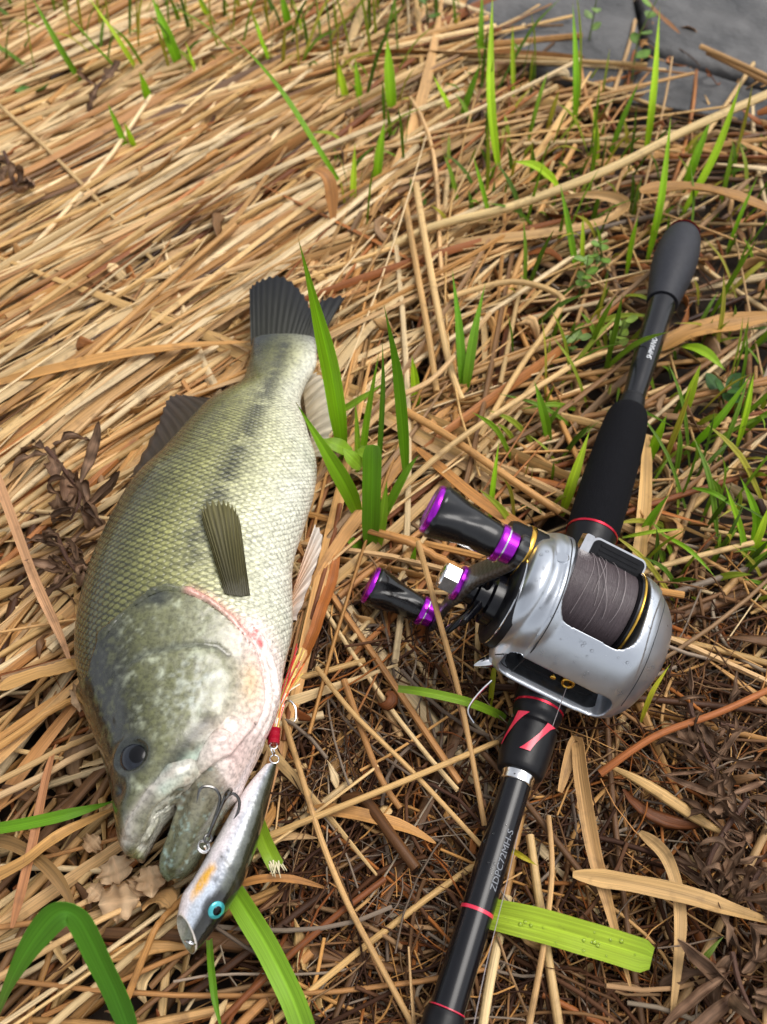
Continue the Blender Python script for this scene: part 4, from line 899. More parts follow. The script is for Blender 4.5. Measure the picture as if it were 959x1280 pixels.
def zone(px, py):
    """drift of the litter at a place: (mean direction in the picture, spread deg, colours, length range, stalk density)"""
    if py < 640 and px < 330+.12*(640-py): return ((1, -.40-.25*max(0, min(1, px/420))-.3*max(0, min(1, (py-220)/350))), 8, dict(pale=6, tan=4, rust=.7, dull=.4), (200, 480), 1.0, 'mat')
    if py < 150 and px < 560: return ((.9, -.6), 22, dict(pale=5, tan=3, rust=.6, dull=.8), (100, 300), .85, 'mat')
    if px < 640-.15*max(0, py-300) and py < 720: return ((.55, -.85) if (px*7+py*13) % 3 > 1 else (.9, -.5), 24, dict(pale=5, tan=4, rust=1., dull=.8), (110, 320), .8, 'middle')
    if px < 330 and py > 600: return ((1, -.55), 24, dict(pale=4, tan=3, rust=1., dull=1.6), (70, 230), .8, 'left')
    if px >= 560 and py < 760: return ((1, -.2) if (px*5+py*11) % 4 > 1 else (.5, -.9), 34, dict(pale=3, tan=3.2, rust=1.6, dull=1.8, grey=.6), (60, 240), .55, 'right')
    if px > 680: return ((.5, -.9) if (px*5+py*11) % 2 > 1 else (.45, .9), 40, dict(pale=2.6, tan=3, rust=1.1, dull=2.2, dark=1), (50, 190), .45, 'lower right')
    return ((.8, -.5) if (px*5+py*11) % 2 > 1 else (.5, .9), 48, dict(tan=2, pale=1.2, rust=1.1, dull=2.4, dark=1.8), (40, 170), .17, 'lower middle')
STUFF = {}
IND = []
def straw_geom(r, c, ang0, L, hw_, th, z, n, k, bend, wob, curl=0., pitch=0., clampz=True):
    t = np.linspace(-.5, .5, n); a = ang0+bend*t+curl*t*t
    dx = np.cumsum(np.cos(a))*L/n; dy_ = np.cumsum(np.sin(a))*L/n
    p = np.c_[c[0]+dx-dx.mean(), c[1]+dy_-dy_.mean(), np.full(n, z)]
    ph = r.random()*6.28; p[:, 2] += wob*np.sin(t*r.uniform(2, 6)+ph)+pitch*t*L
    if clampz:
        ce = ceiling(p[:, :2])-th; p[:, 2] = np.minimum(p[:, 2], ce)
        z2 = p[:, 2].copy(); z2[1:-1] = np.minimum(z2[1:-1], (p[:-2, 2]+p[2:, 2])/2+2.5); p[:, 2] = z2
    w = np.ones(n)
    if th < hw_*.5: w = np.clip(np.minimum((t+.52)*5, (.52-t)*2.2), .12, 1)**.7
    tw = ph*.15+r.normal(0, .5)+np.linspace(0, r.normal(0, .9), n) if th < hw_*.5 else np.zeros(n)+ph
    return tube(p, hw_*w, k, th*np.ones(n), twist=tw), p
def straw_attr(r, n, k, L, c):
    s = np.repeat(np.linspace(0, L, n), k); a = np.tile(np.cos(np.linspace(0, 2*math.pi, k, endpoint=False)), n)
    shade = 1+.55*(fbm(np.c_[s/32., s*0+r.random()*99, s*0], 3)-.5)
    return np.outer(shade, c), np.c_[a*1.5, s, np.full(n*k, r.random()*50)]
class Big:
    def __init__(s): s.V = []; s.F = []; s.C = []; s.T = []; s.n = 0; s.cap = []
    def add(s, V, n, k, C, T):
        s.V.append(V); s.F.append(grid_faces(n, k, True)+s.n); s.n += len(V); s.C.append(C); s.T.append(T)
    def build(s, name, m_, label, cat):
        o = mk(name, np.concatenate(s.V), np.concatenate(s.F), m_, None, np.concatenate(s.C), np.concatenate(s.T)); return tag(o, label, cat, kind='stuff')
r = np.random.default_rng(101)
deep, mat_, fib, chaff = Big(), Big(), Big(), Big()
def rand_c(): return np.array([r.uniform(-400, 400), r.uniform(-130, 800)])
def layer(N, big, zr, wmul, dull, nk=(7, 5), ind=False, lmul=1.):
    cnt = 0
    while cnt < N:
        cnt += 1
        c = rand_c(); px, py = proj((c[0], c[1], 0)); d, sp, pal, lr, dens, zn = zone(px, py)
        if r.random() > dens or on_slab(c): continue
        ang0 = img_angle(min(max(px, -150), 1100), min(max(py, -60), 1350), *d)+math.radians(r.normal(0, sp)) if r.random() > .08 else r.uniform(0, math.pi)
        for j in range(r.integers(2, 7) if zn in ('mat', 'middle') and r.random() < .6 else 1):
            # neighbours of a bundle lie side by side
            if j: cnt += 1
            aj = ang0+math.radians(r.normal(0, 2.2)) if j else ang0
            cj = c+(np.array([-math.sin(ang0), math.cos(ang0)])*r.normal(0, 5)+np.array([math.cos(ang0), math.sin(ang0)])*r.normal(0, 40) if j else 0)
            L = r.uniform(*lr)*lmul; flat = r.random() < .36
            hw_ = (r.uniform(1.2, 2.9) if flat else r.uniform(.6, 1.7))*wmul*(1.32 if zn == 'mat' else 1.05); th = .3 if flat else hw_*.85
            pw = dict(pal)
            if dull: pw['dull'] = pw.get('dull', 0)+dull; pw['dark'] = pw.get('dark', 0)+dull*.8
            z = r.uniform(*zr)
            (V, F), p = straw_geom(r, cj, aj, L, hw_, th, z, nk[0], nk[1], r.normal(0, .2), r.uniform(.3, 2.2), r.normal(0, .22), r.normal(0, .012))
            if slab_share(p) > .28 and r.random() < .93: continue
            key, cc = pick2(r, pw); C, T = straw_attr(r, nk[0], nk[1], L, cc)
            q_ = proj(p); inn = ((q_[:, 0] > 0) & (q_[:, 0] < W0) & (q_[:, 1] > 0) & (q_[:, 1] < H0)).mean()
            if ind and inn > .55: IND.append((inn*L*hw_, z, V, F, C, T, p, zn, key, flat, L, q_))
            else: big.add(V, nk[0], nk[1], C, T)
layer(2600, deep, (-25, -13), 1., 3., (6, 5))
layer(4200, mat_, (-15, -4), 1., .5, (8, 5))
layer(1800, mat_, (-7, 1.5), .95, 0., (9, 6), ind=True)
# long thin stalks combed through the top of the mat
for i in range(160):
    c = P(r.uniform(-200, 700), r.uniform(-60, 720), 0)[:2]; px, py = proj((c[0], c[1], 0)); d, sp, pal, lr, dens, zn = zone(px, py)
    if zn not in ('mat', 'middle') or on_slab(c): continue
    L = r.uniform(120, 380); hw_ = r.uniform(.28, .75); a0 = img_angle(min(max(px, -150), 1100), min(max(py, -60), 1350), *d)+math.radians(r.normal(0, sp*.8))
    (V, F), p = straw_geom(r, c, a0, L, hw_, hw_*.8, r.uniform(-6, 2.5), 9, 4, r.normal(0, .25), r.uniform(.3, 1.6), r.normal(0, .25), r.normal(0, .012))
    if slab_share(p) > .1: continue
    C, T = straw_attr(r, 9, 4, L, pick(r, dict(pale=6, tan=3, rust=1, dull=1))*1.05); mat_.add(V, 9, 4, C, T)
# fine rootlets and broken stems, thickest where the straw is thin
for i in range(9500):
    if i < 4500: c = np.array([r.uniform(-400, 400), r.uniform(-130, 800)])
    else: c = P(r.uniform(330, 1000), r.uniform(720, 1330), -8)[:2]
    px, py = proj((c[0], c[1], 0)); zn = zone(px, py)
    keep = {'lower middle': 1., 'lower right': .7, 'right': .5, 'left': .4, 'middle': .2, 'mat': .06}[zn[5]]
    if r.random() > keep or on_slab(c): continue
    L = r.uniform(14, 80); hw_ = r.uniform(.14, .42)*(1 if r.random() < .7 else 2.2); cc = pick(r, dict(dark=4.5, rust=1., dull=2.4, grey=1.8, tan=1.6))
    (V, F), p = straw_geom(r, c, r.uniform(0, 6.28), L, hw_, hw_, r.uniform(-25, 0)*.5+r.uniform(-25, 0)*.5, 7, 4, r.normal(0, .9), r.uniform(.5, 3), r.normal(0, 1.), r.normal(0, .1))
    C, T = straw_attr(r, 7, 4, L, cc); fib.add(V, 7, 4, C, T)
# curled scraps of dead leaf
for _ in range(2200):
    c = rand_c(); px, py = proj((c[0], c[1], 0)); zn = zone(px, py)
    keep = {'lower middle': .9, 'lower right': 1., 'right': .7, 'left': .9, 'middle': .45, 'mat': .4}[zn[5]]
    if r.random() > keep or on_slab(c): continue
    L = r.uniform(10, 38); hw_ = r.uniform(1.2, 3.6); n = 9; t = np.linspace(-.5, .5, n); a0 = r.uniform(0, 6.28); cv = r.normal(0, 2.2)
    a = a0+cv*t; p = np.c_[c[0]+np.cumsum(np.cos(a))*L/n, c[1]+np.cumsum(np.sin(a))*L/n, r.uniform(-14, 1)+r.uniform(-5, 5)*np.sin(t*r.uniform(3, 8)+r.random()*6)]
    p[:, 2] = np.minimum(p[:, 2], ceiling(p[:, :2])-1.5)
    w = hw_*np.sin(np.clip(t+.55, 0, 1)*math.pi)**.6*(.7+.6*vnoise(np.c_[t*6, t*0+_, t*0], 3))
    V, F = tube(p, w+.15, 6, .22, twist=np.linspace(r.normal(0, 1), r.normal(0, 1.8), n)); C, T = straw_attr(r, n, 6, L, pick(r, dict(tan=3, pale=2, dull=2.4, rust=1.6))); chaff.add(V, n, 6, C, T)
deep.build('buried_straw', STRAW_M, 'dull brown straw buried deep under the paler stalks', 'straw')
# hero stalks that can be told apart
HERO = [
 ([(876,58,2),(930,82,4),(985,108,5)], 3.5, 0, (206,166,116), 'upper stalk of two lying on the paving at the right edge'), ([(884,66,0),(925,86,2),(975,112,3)], 3, 0, (196,154,104), 'lower stalk of two lying on the paving at the right edge'),
 ([(800,-6,0),(822,18,3),(850,42,1)], 4, 1, (176,128,84), 'brown scrap of straw lying on the paving near the top'),  # points (px, py, height), half width px, flat, colours, label
 ([(975,111,26),(860,162,26),(760,212,22),(640,258,12),(540,284,4),(470,318,-2)], 6, 0, (232,204,150), 'long pale stalk slanting across the upper right above the rod butt'),
 ([(-25,484,3),(130,448,5),(230,434,5),(318,427,3)], 7, 1, (222,172,108), 'flat orange tan stalk running level from the left edge to the tail fin'),
 ([(-8,588,10),(0,607,10),(42,720,11),(70,785,9),(88,832,5)], 6, 1, (226,178,134), 'pinkish flat stalk slanting down the left edge toward the fish back'),
 ([(523,678,14),(548,770,30),(577,880,10),(606,1032,2)], 4, 0, (212,172,120), 'thin stalk crossing in front of the lower handle knob'),
 ([(396,834,3),(440,890,4),(514,963,5),(601,1056,1)], 3.5, 0, (222,184,128), 'thin pale stalk slanting from the fish down to the rod blank'),
 ([(336,1045,1),(400,1019,4),(518,971,8),(622,927,3)], 4.5, 0, (224,186,128), 'straight pale stalk crossing the dark gap between lure and rod'),
 ([(352,890,1),(374,960,3),(400,1045,4),(433,1126,4),(480,1215,3),(524,1296,1)], 4.2, 0, (218,178,124), 'long tan stalk slanting down right of the lure tail to the bottom edge'),
 ([(384,1013,-2),(420,1013,1),(461,1021,2),(510,1036,1),(545,1054,-2)], 8, 1, (206,158,100), 'broad curved dead blade arching between lure and rod blank'),
 ([(634,1120,-2),(625,1165,-1),(612,1230,1),(601,1300,1)], 7, 0, (234,208,160), 'thick pale stalk under the green leaf beside the rod blank'),
 ([(716,1093,5),(780,1102,7),(850,1117,8),(910,1136,7),(975,1156,5)], 11, 1, (222,184,128), 'broad pale dead blade lying level at the lower right edge'),
 ([(750,967,1),(790,938,5),(830,915,7),(900,890,8),(970,858,8)], 5, 0, (192,124,76), 'reddish brown stem rising to the right edge below the reel'),
 ([(808,545,-2),(806,620,0),(800,690,1),(794,738,-2)], 8, 1, (226,186,126), 'broad straight straw standing beside the foam grip right side'),
 ([(826,437,1),(860,418,5),(910,405,7),(985,392,6)], 13, 1, (206,160,100), 'wide brown dead blade at the right edge beside the rod blank'),
 ([(548,306,-2),(620,300,2),(690,292,5),(748,280,7),(778,264,9),(776,250,12),(742,243,13),(700,247,10)], 8, 1, (214,176,124), 'broad dead blade folded back on itself above the rod'),
 ([(385,222,14),(396,214,20),(410,225,18),(415,255,8),(416,285,-2)], 9, 1, (196,144,90), 'folded brown leaf standing up above the tail fin'),
 ([(520,230,4),(535,320,6),(552,410,5),(566,470,2),(578,500,0)], 5, 0, (230,196,142), 'pale stalk running down toward the twin green blades'),
 ([(506,250,2),(520,330,5),(536,420,4),(546,490,1)], 4.5, 0, (220,180,124), 'tan stalk left of and alongside the stalk at the twin green blades'),
 ([(-20,1103,6),(30,1078,8),(68,1049,9),(140,1004,6)], 8, 1, (214,168,106), 'broad tan stalk rising from the left edge to the fish snout'),
 ([(-20,1232,6),(45,1195,8),(89,1169,9),(140,1143,5),(175,1130,1)], 4.5, 0, (226,188,136), 'pale stalk over the arched green blade at the lower left'),
 ([(-15,1048,2),(20,1056,5),(54,1078,7),(80,1110,6),(97,1150,2)], 8, 1, (164,130,84), 'olive brown bent dead blade at the lower left edge'),
 ([(158,1250,1),(182,1190,4),(202,1146,6),(236,1106,4)], 4.8, 0, (210,158,98), 'tan stem leading up to the lure mouth'),
 ([(298,1106,-1),(320,1100,2),(345,1098,3),(375,1101,2),(410,1111,-1)], 5, 1, (196,144,88), 'curved brown blade just right of the lure back'),
 ([(424,688,0),(410,730,5),(393,777,8),(374,815,8),(352,858,6)], 7, 1, (190,122,66), 'orange brown blade lying along the fish belly behind the gill'),
 ([(560,372,6),(640,352,8),(700,370,8),(692,400,6),(650,460,5),(600,545,2)], 4, 0, (226,190,134), 'bent pale stalk above the grip with a sharp kink'),
 ([(470,640,0),(560,560,9),(640,505,10),(720,455,6),(760,440,2)], 4, 0, (230,196,142), 'pale thin stalk slanting up toward the weed beside the rod'),
 ([(430,560,2),(495,500,9),(545,470,10),(604,402,10),(612,392,9)], 4, 0, (220,184,136), 'crooked pale stalk behind the tall grass tuft'),
 ([(504,512,3),(560,545,6),(640,600,5),(700,640,1)], 5.5, 0, (214,166,108), 'tan stalk slanting from the tuft down to the foam grip'),
 ([(520,560,1),(590,620,4),(650,660,4),(690,690,1)], 9, 1, (204,150,90), 'broad tan straw just above the upper handle knob'),
 ([(455,660,4),(520,680,5),(570,700,4),(615,720,1)], 6, 0, (204,152,94), 'tan stalk passing behind the upper handle knob'),
 ([(700,990,0),(720,925,3),(728,975,4),(742,1060,5),(760,1130,3),(790,1240,0)], 9, 1, (216,174,120), 'long broken straw running down from the reel to the lower right'),
 ([(660,1290,1),(680,1180,4),(690,1090,4),(686,1020,3)], 4, 0, (222,182,130), 'upright thin stalk left of the broken straw below the reel'),
 ([(430,1000,-4),(455,1000,0),(490,1045,3),(520,1085,2)], 8, 0, (112,78,48), 'thick dark brown stem stub left of the rod blank'),
 ([(0,860,6),(60,838,7),(110,812,5)], 9, 1, (222,178,116), 'broad tan stalk pointing at the fish back on the left'),
 ([(-20,945,4),(40,905,6),(85,868,7),(118,840,4)], 5, 0, (220,172,110), 'tan stalk meeting the fish head at the left'),
 ([(-20,985,5),(60,945,7),(122,905,5)], 4.5, 0, (222,186,134), 'upper stalk of the pair below the fish head at the left edge'),
 ([(-20,1003,4),(60,966,6),(128,922,4)], 5, 0, (228,194,150), 'lower stalk of the pair below the fish head at the left edge'),
 ([(15,1160,3),(40,1060,8),(58,975,9),(70,930,6)], 6, 1, (204,148,104), 'upright pinkish brown blade at the lower left'),
 ([(540,760,0),(600,985,0),(606,1000,0)], 1.2, 0, (160,120,90), 'hair thin stem between the handle and the rod blank'),
 ([(800,240,14),(860,236,12),(920,248,8),(985,272,3)], 12, 1, (186,142,84), 'wide brown blade at the right edge above the rod butt'),
 ([(800,1040,-2),(835,1075,3),(850,1150,4),(838,1290,1)], 8, 1, (216,180,128), 'pale broad straw standing beyond the green leaf tip'),
 ([(430,850,0),(470,960,2),(500,1010,-1)], 4.5, 0, (196,148,96), 'brown stem standing in the dark gap right of the gill'),
]
for pts, hwpx, flat, c, label in HERO:
    w = np.array([P(*p) for p in pts]); n = 26; p = crom(w, n); s = hwpx*mmpp(p[n//2]); c = lin(*c)**1.15*.86
    p[:, 2] = np.minimum(p[:, 2], np.maximum(ceiling(p[:, :2])-.5, -14)) if 'handle knob' not in label or 'behind' in label else p[:, 2]
    t = np.linspace(0, 1, n); wd = np.clip(np.minimum(t*5+.25, (1-t)*3+.04), 0, 1)**.8 if flat else np.ones(n)*(1-.15*t)
    ang_tw = .25*np.sin(t*5+len(label)) if flat else np.zeros(n)
    L = np.linalg.norm(np.diff(p, axis=0), axis=1).sum()
    if flat:
        # dead blade: two thin faces folded along a midrib, ragged edges
        _, Nn, Bn = frames(p); ca, sa = np.cos(ang_tw)[:, None], np.sin(ang_tw)[:, None]; Nn, Bn = Nn*ca+Bn*sa, Bn*ca-Nn*sa
        u = np.array([-1, -.5, 0, .5, 1, 1, .5, 0, -.5, -1]); fold = np.abs(u)*.38-np.r_[np.zeros(5), np.full(5, .10)]
        rag = 1+.16*(vnoise(np.c_[t*L/9., t*0+len(label), t*0], 4)-.5)
        V = (p[:, None]+Bn[:, None]*(u[None]*(s*wd*rag)[:, None])[..., None]+Nn[:, None]*(fold[None]*(s*wd)[:, None])[..., None]).reshape(-1, 3)
        F = [tuple(f) for f in grid_faces(n, 10, True)]+[tuple(range(10))[::-1], tuple(range((n-1)*10, n*10))]
        C, T = straw_attr(r, n, 10, L, c); T[:, 0] = np.tile(u*2.2, n); C = C*(1-.22*np.tile(np.exp(-(u/.2)**2), n))[:, None]
    else:
        V, F = tube(p, s*wd, 8, s*.9*np.ones(n)); C, T = straw_attr(r, n, 8, L, c)
    tag(mk('straw_stalk', V, F, STRAW_M, None, C, T, at=(*w[0][:2], 0)), label, 'straw stalk', 'stalks that can be told apart')
IND.sort(key=lambda a: -(a[0]*(1 if a[1] > -3 else .55)))
ANCH = [(60,60,'by the upper left shoots'), (200,120,'under the upper left green crowd'), (330,140,'right of the upper left crowd'), (60,230,'beside the upper purplish leaves'), (150,300,'in the thick mat far left'), (270,250,'in the mat left of the folded leaf'),
 (60,400,'above the level orange stalk at left'), (200,380,'in the mat left of the tail fin'), (60,540,'above the purplish leaves'), (170,520,'beside the dorsal fin'), (420,180,'around the narrow upright blades'), (440,320,'just above the tail fin'), (520,130,'near the top centre blades'), (520,330,'above the tall grass tuft'), (500,440,'behind the tall grass tuft'),
 (620,180,'below the tall top edge blade'), (620,330,'around the folded back dead blade'), (590,440,'beside the twin green blades'), (620,540,'between the tuft and the foam grip'), (560,610,'above the upper handle knob'), (700,140,'before the paving'), (740,230,'under the long slanting stalk'), (740,400,'among the round leaved weeds'), (880,200,'above the rod butt at right'), (900,330,'right of the rod butt'), (890,440,'right of the bare rod section'), (880,560,'right of the foam grip'), (900,690,'right of the reel top'), (690,600,'left of the foam grip'),
 (420,640,'between the fish belly and the tuft'), (440,760,'left of the lower handle knob'), (40,700,'at the left edge beside the fish'), (60,880,'left of the fish head'), (50,1000,'left of the fish snout'), (60,1130,'in the lower left by the arched blade'), (120,1220,'below the papery scraps'), (240,1230,'below the lure'), (420,900,'right of the fish gill'), (450,1050,'between the lure and the rod blank'), (450,1200,'at the bottom left of the rod blank'), (560,900,'left of the reel seat'), (720,960,'below the reel'), (720,1060,'right of the rod blank lettering'), (700,1240,'below the wet green leaf'), (850,1000,'among the curled dark leaves'), (850,1230,'in the lower right corner'), (860,820,'right of the reel')]
CN = dict(pale='pale', tan='tan', rust='reddish brown', dull='dull brown', dark='dark brown', grey='greyish')
NI = 300-len(HERO); seen = {}; LAB = []
for k, (sc, z, V, F, C, T, p, zn, key, flat, L, q_) in enumerate(IND):
    if k >= NI: mat_.add(V, 9, 6, C, T); continue
    m_ = q_[4]; an = min(ANCH, key=lambda a_: math.dist(a_[:2], m_))[2]; dv = q_[-1]-q_[0]; sl_ = abs(dv[1])/(abs(dv[0])+1e-6)
    lie = 'lying nearly level' if sl_ < .25 else ('slanting gently' if sl_ < .7 else ('slanting steeply' if sl_ < 2.2 else 'running nearly upright'))
    LAB.append((f"{'long ' if L > 230 else 'short ' if L < 110 else ''}{CN[key]} {'flat blade' if flat else 'round stalk'} {lie} {an}", V, F, C, T, p))
for lab, V, F, C, T, p in LAB:
    tag(mk('straw_stalk', V, F, STRAW_M, None, C, T, at=(*p[0][:2], 0)), lab, 'straw stalk', 'loose straw: '+lab)
mat_.build('straw_litter', STRAW_M, 'matted dry straw covering the ground under fish and rod', 'straw')
fib.build('stem_litter', fibre_mat('brown_rootlets', .7, amt=.3, bump=.2, spec=.12), 'fine brown rootlets and broken stems over dark soil', 'stems')
chaff.build('leaf_chaff', STRAW_M, 'small curled scraps of dead leaf scattered through the straw', 'leaf scraps')
# ------------------------------------------------------------------ green blades
GRASS_M = fibre_mat('green_blade', .4, across=8., along=.015, amt=.3, bump=.35, translucent=.48, spec=.35)
def blade_geom(p, hw_, fold=.35, cut=False, n=None, base=.45, tipcol=None, col=(90,140,40), seed=0, twist=0.):
    n = len(p); t = np.linspace(0, 1, n); Tn, Nn, Bn = frames(p, up=(0, -.35, .94))
    if twist:
        a = np.linspace(0, twist, n); Nn, Bn = Nn*np.cos(a)[:, None]+Bn*np.sin(a)[:, None], Bn*np.cos(a)[:, None]-Nn*np.sin(a)[:, None]
    w = (base+(1-base)*sst(0, .35, t))*(1-sst(.45, 1.02, t)**1.3 if not cut else 1-.35*sst(.9, 1., t)); w = np.maximum(w*hw_, .08)
    u = np.array([-1, -.6, -.12, 0, .12, .6, 1]); u = np.r_[u, u[::-1]]; hgt = np.abs(u)*fold-np.r_[np.zeros(7), np.full(7, min(.06, .2/hw_))]
    V = p[:, None]+Bn[:, None]*(u[None, :]*w[:, None])[..., None]+Nn[:, None]*((hgt[None, :])*w[:, None])[..., None]
    wav = .06*hw_*np.sin(t*19+seed)[:, None]*np.abs(u)[None, :]; V = V+Nn[:, None]*wav[..., None]
    F = [tuple(f) for f in grid_faces(n, 14, True)]+[tuple(range(14))[::-1], tuple(range((n-1)*14, n*14))]
    L = np.r_[0, np.cumsum(np.linalg.norm(np.diff(p, axis=0), axis=1))]
    c = np.outer(1+.25*(vnoise(np.c_[L/18., L*0+seed, L*0], 7)-.5), lin(*col)*[1.8, 1.4, 1.]); c = mixc(c, tipcol or (120,160,60), sst(.75, 1, t)*.35); c = mixc(c, (150,170,90), sst(.18, 0, t)*.5)
    if not cut: c = mixc(c, (190,150,90), sst(.965, 1, t)*.8)
    C = np.repeat(c[:, None], 14, 1); rib = np.exp(-(u/.1)**2)[None, :, None]; C = C*(1+.28*rib)
    ST = np.stack([np.repeat(u[None, :]*1.4, n, 0), np.repeat(L[:, None], 14, 1), np.full((n, 14), seed*3.1)], -1)
    return V.reshape(-1, 3), F, C.reshape(-1, 3), ST.reshape(-1, 3)
gseed = [0]
GC = [(112,164,38), (98,152,36), (126,172,46), (88,138,36), (134,174,56)]
def blade(pts, wpx, label=None, group=None, col=None, parent=None, zt=None, name='grass_shoot', cut=False, fold=.35, twist=0., zb=-10, base=.45, n=18, lay=False, tipcol=None):
    """pts: pixels from base to tip (optionally with heights)"""
    gseed[0] += 1; col = col or GC[gseed[0] % 5]
    if len(pts[0]) == 2:
        b = P(*pts[0], 0); e = P(*pts[-1], 0); Lpx = math.dist(pts[0], pts[-1]); zt = (.62*Lpx*mmpp(b) if zt is None else zt)
        k = len(pts)-1; pts = [(x, y, zb+(zt-zb)*(i/k)**.9) for i, (x, y) in enumerate(pts)]
    w = np.array([P(*p) for p in pts])
    if len(w) == 2: side = np.array([1., 0, 0])*((gseed[0]*37 % 11)-5)*.012*np.linalg.norm(w[1]-w[0]); w = np.array([w[0], (w[0]+w[1])/2+side, w[1]])
    if (w[-1][2]-w[0][2]) > .35*np.linalg.norm(w[-1]-w[0]): col = tuple(min(255, v*k_) for v, k_ in zip(col, (1.16, 1.12, 1.1)))     # upright blades get less light, so extra brightness is put into their colour
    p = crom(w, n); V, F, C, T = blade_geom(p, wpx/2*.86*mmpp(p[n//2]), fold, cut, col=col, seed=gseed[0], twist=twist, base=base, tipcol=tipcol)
    if parent is not None: return mk(name, V, F, GRASS_M, parent, C, T)
    return tag(mk(name, V, F, GRASS_M, None, C, T, at=(*w[0][:2], 0)), label, 'grass shoot', group)
tuft = empty('grass_tuft', P(465, 680, -10), 'tall bright green grass tuft growing between fish and reel handle', 'grass tuft')
for pts, w, c, cut in [([(430,585,-8),(424,530,18),(413,460,45),(395,385,72),(373,298,100)], 27, (104,156,34), 0), ([(452,655,-8),(436,615,14),(412,572,30),(370,503,52)], 25, (98,150,34), 0),
    ([(462,700,-10),(464,650,10),(465,600,28),(466,556,42)], 27, (78,132,34), 1), ([(470,695,-8),(478,650,10),(484,600,26)], 15, (104,150,48), 0), ([(508,605,-4),(504,540,24),(496,460,54),(480,381,84)], 17, (84,138,34), 0),
    ([(468,640,-6),(475,560,24),(479,480,52),(478,428,68)], 8, (74,124,34), 0), ([(452,590,-6),(458,530,14),(474,440,44)], 10, (100,150,40), 0), ([(446,600,-6),(447,550,10),(444,500,26)], 8, (110,156,50), 0),
    ([(470,668,-8),(486,632,8),(508,590,24),(524,568,32)], 13, (90,140,44), 0), ([(418,518,0),(445,503,10),(482,478,20)], 11, (104,152,48), 0), ([(455,690,-8),(445,680,-2),(428,670,2)], 16, (86,138,40), 0)]:
    blade(pts, w, parent=tuft, name='blade', col=c, cut=bool(cut))
for k, (a, b) in enumerate((((452,585,6), (428,560,16)), ((440,565,6), (404,548,13)), ((450,560,8), (470,572,12)))):
    blade([a, tuple((np.array(a)+np.array(b))/2+[0, 0, 2]), b], 22, parent=tuft, name='blade', col=(104,150,50), fold=.1)
twin = empty('twin_blade_shoot', P(580, 495, -8), 'pair of upright green blades forming a narrow V above the tuft', 'grass shoot')
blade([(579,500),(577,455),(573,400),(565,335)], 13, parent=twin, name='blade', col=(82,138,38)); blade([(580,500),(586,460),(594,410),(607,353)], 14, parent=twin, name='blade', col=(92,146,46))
one = [([(521,522),(519,480),(515,444)], 13, 'short green blade just right of the tall tuft'), ([(687,557),(680,520),(668,476)], 14, 'short broad green blade left of the foam grip top'),
 ([(702,645),(716,600),(738,536)], 15, 'green blade leaning against the foam grip left side'), ([(612,655),(616,610),(624,550)], 8, 'thin green blade above the upper handle knob'),
 ([(512,720),(516,700),(520,682)], 9, 'tiny green shoot left of the upper handle knob'),
 ([(700,238,4),(686,220,14),(665,206,22),(640,202,26)], 15, 'green blade bent over to the left above the rod'),
 ([(435,245),(400,190),(345,105),(288,42)], 10, 'long slender green blade leaning left across the upper straw'),
 ([(441,270),(442,225),(444,178)], 9, 'upright narrow green blade above the folded brown leaf'), ([(470,240),(474,195),(481,150)], 13, 'upright green blade right of the narrow one above the folded leaf'),
 ([(718,165),(720,95),(716,3)], 10, 'tall straight green blade against the paving left of the tallest blade'), ([(806,200),(816,120),(825,8)], 11, 'tallest straight green blade standing before the stone paving'),
 ([(760,200),(778,150),(800,100)], 8, 'slanting green blade left of the tallest blade by the paving'), ([(747,208),(745,170),(742,132)], 9, 'short green blade between the two tall ones near the paving'),
 ([(808,330),(826,250),(839,143)], 11, 'tall green blade rising beside the rod butt'), ([(853,245),(868,200),(891,143)], 13, 'green blade right of the rod butt, left of a pair'), ([(846,280),(895,190),(928,98)], 11, 'longest slanting green blade right of the rod butt'),
 ([(722,350),(712,290),(700,228)], 10, 'green blade standing left of the rod butt grip'), ([(727,345),(728,305),(729,265)], 7, 'thin blade close beside the one left of the butt grip'),
 ([(783,345),(789,305),(798,270)], 8, 'short blade touching the rod butt grip'), ([(908,315),(925,270),(948,218)], 6, 'thin blade at the right edge above the dead blade'),
 ([(625,225),(613,120),(616,-12)], 13, 'tall green blade touching the top edge above the heap'), ([(602,82),(601,40),(603,-15)], 9, 'green blade at the top edge left of the tall one'), ([(642,125),(641,75),(641,30)], 7, 'thin green blade right of the tall top edge blade'),
 ([(491,150),(487,100),(484,45)], 16, 'broad green blade near the top centre'), ([(616,288),(604,240),(591,192)], 7, 'thin green blade in the middle of the heap'), ([(570,152),(556,125),(540,92)], 11, 'green blade leaning left near the top centre'), ([(574,155),(588,115),(601,78)], 10, 'green blade leaning right near the top centre'),
 ([(853,525),(863,490),(876,455)], 14, 'bright green blade right of the bare rod section'), ([(813,575),(820,548),(834,518)], 15, 'green blade touching the foam grip right side'), ([(855,568),(898,525),(941,466)], 11, 'long slanting blade right of the foam grip'), ([(920,562),(933,515),(943,464)], 9, 'upright blade near the right edge beside the slanting one'),
 ([(795,688),(812,650),(838,616)], 12, 'pointed green blade right of the reel thumb bar'), ([(778,672,2),(815,665,8),(855,661,10)], 6, 'thin yellow green blade lying level right of the grip end'), ([(828,668,3),(862,688,8),(895,722,6)], 7, 'thin blade bending down right of the reel'), ([(866,610,4),(895,618,10),(928,642,8)], 8, 'yellowish blade bending toward the right edge'),
 ([(853,432,2),(880,440,9),(908,464,8)], 17, 'dull green broad blade right of the lettered rod section')]
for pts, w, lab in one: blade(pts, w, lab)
sp = empty('grass_shoot', P(935, 695, -6), 'small leafy green shoot at the right edge level with the reel', 'grass shoot')
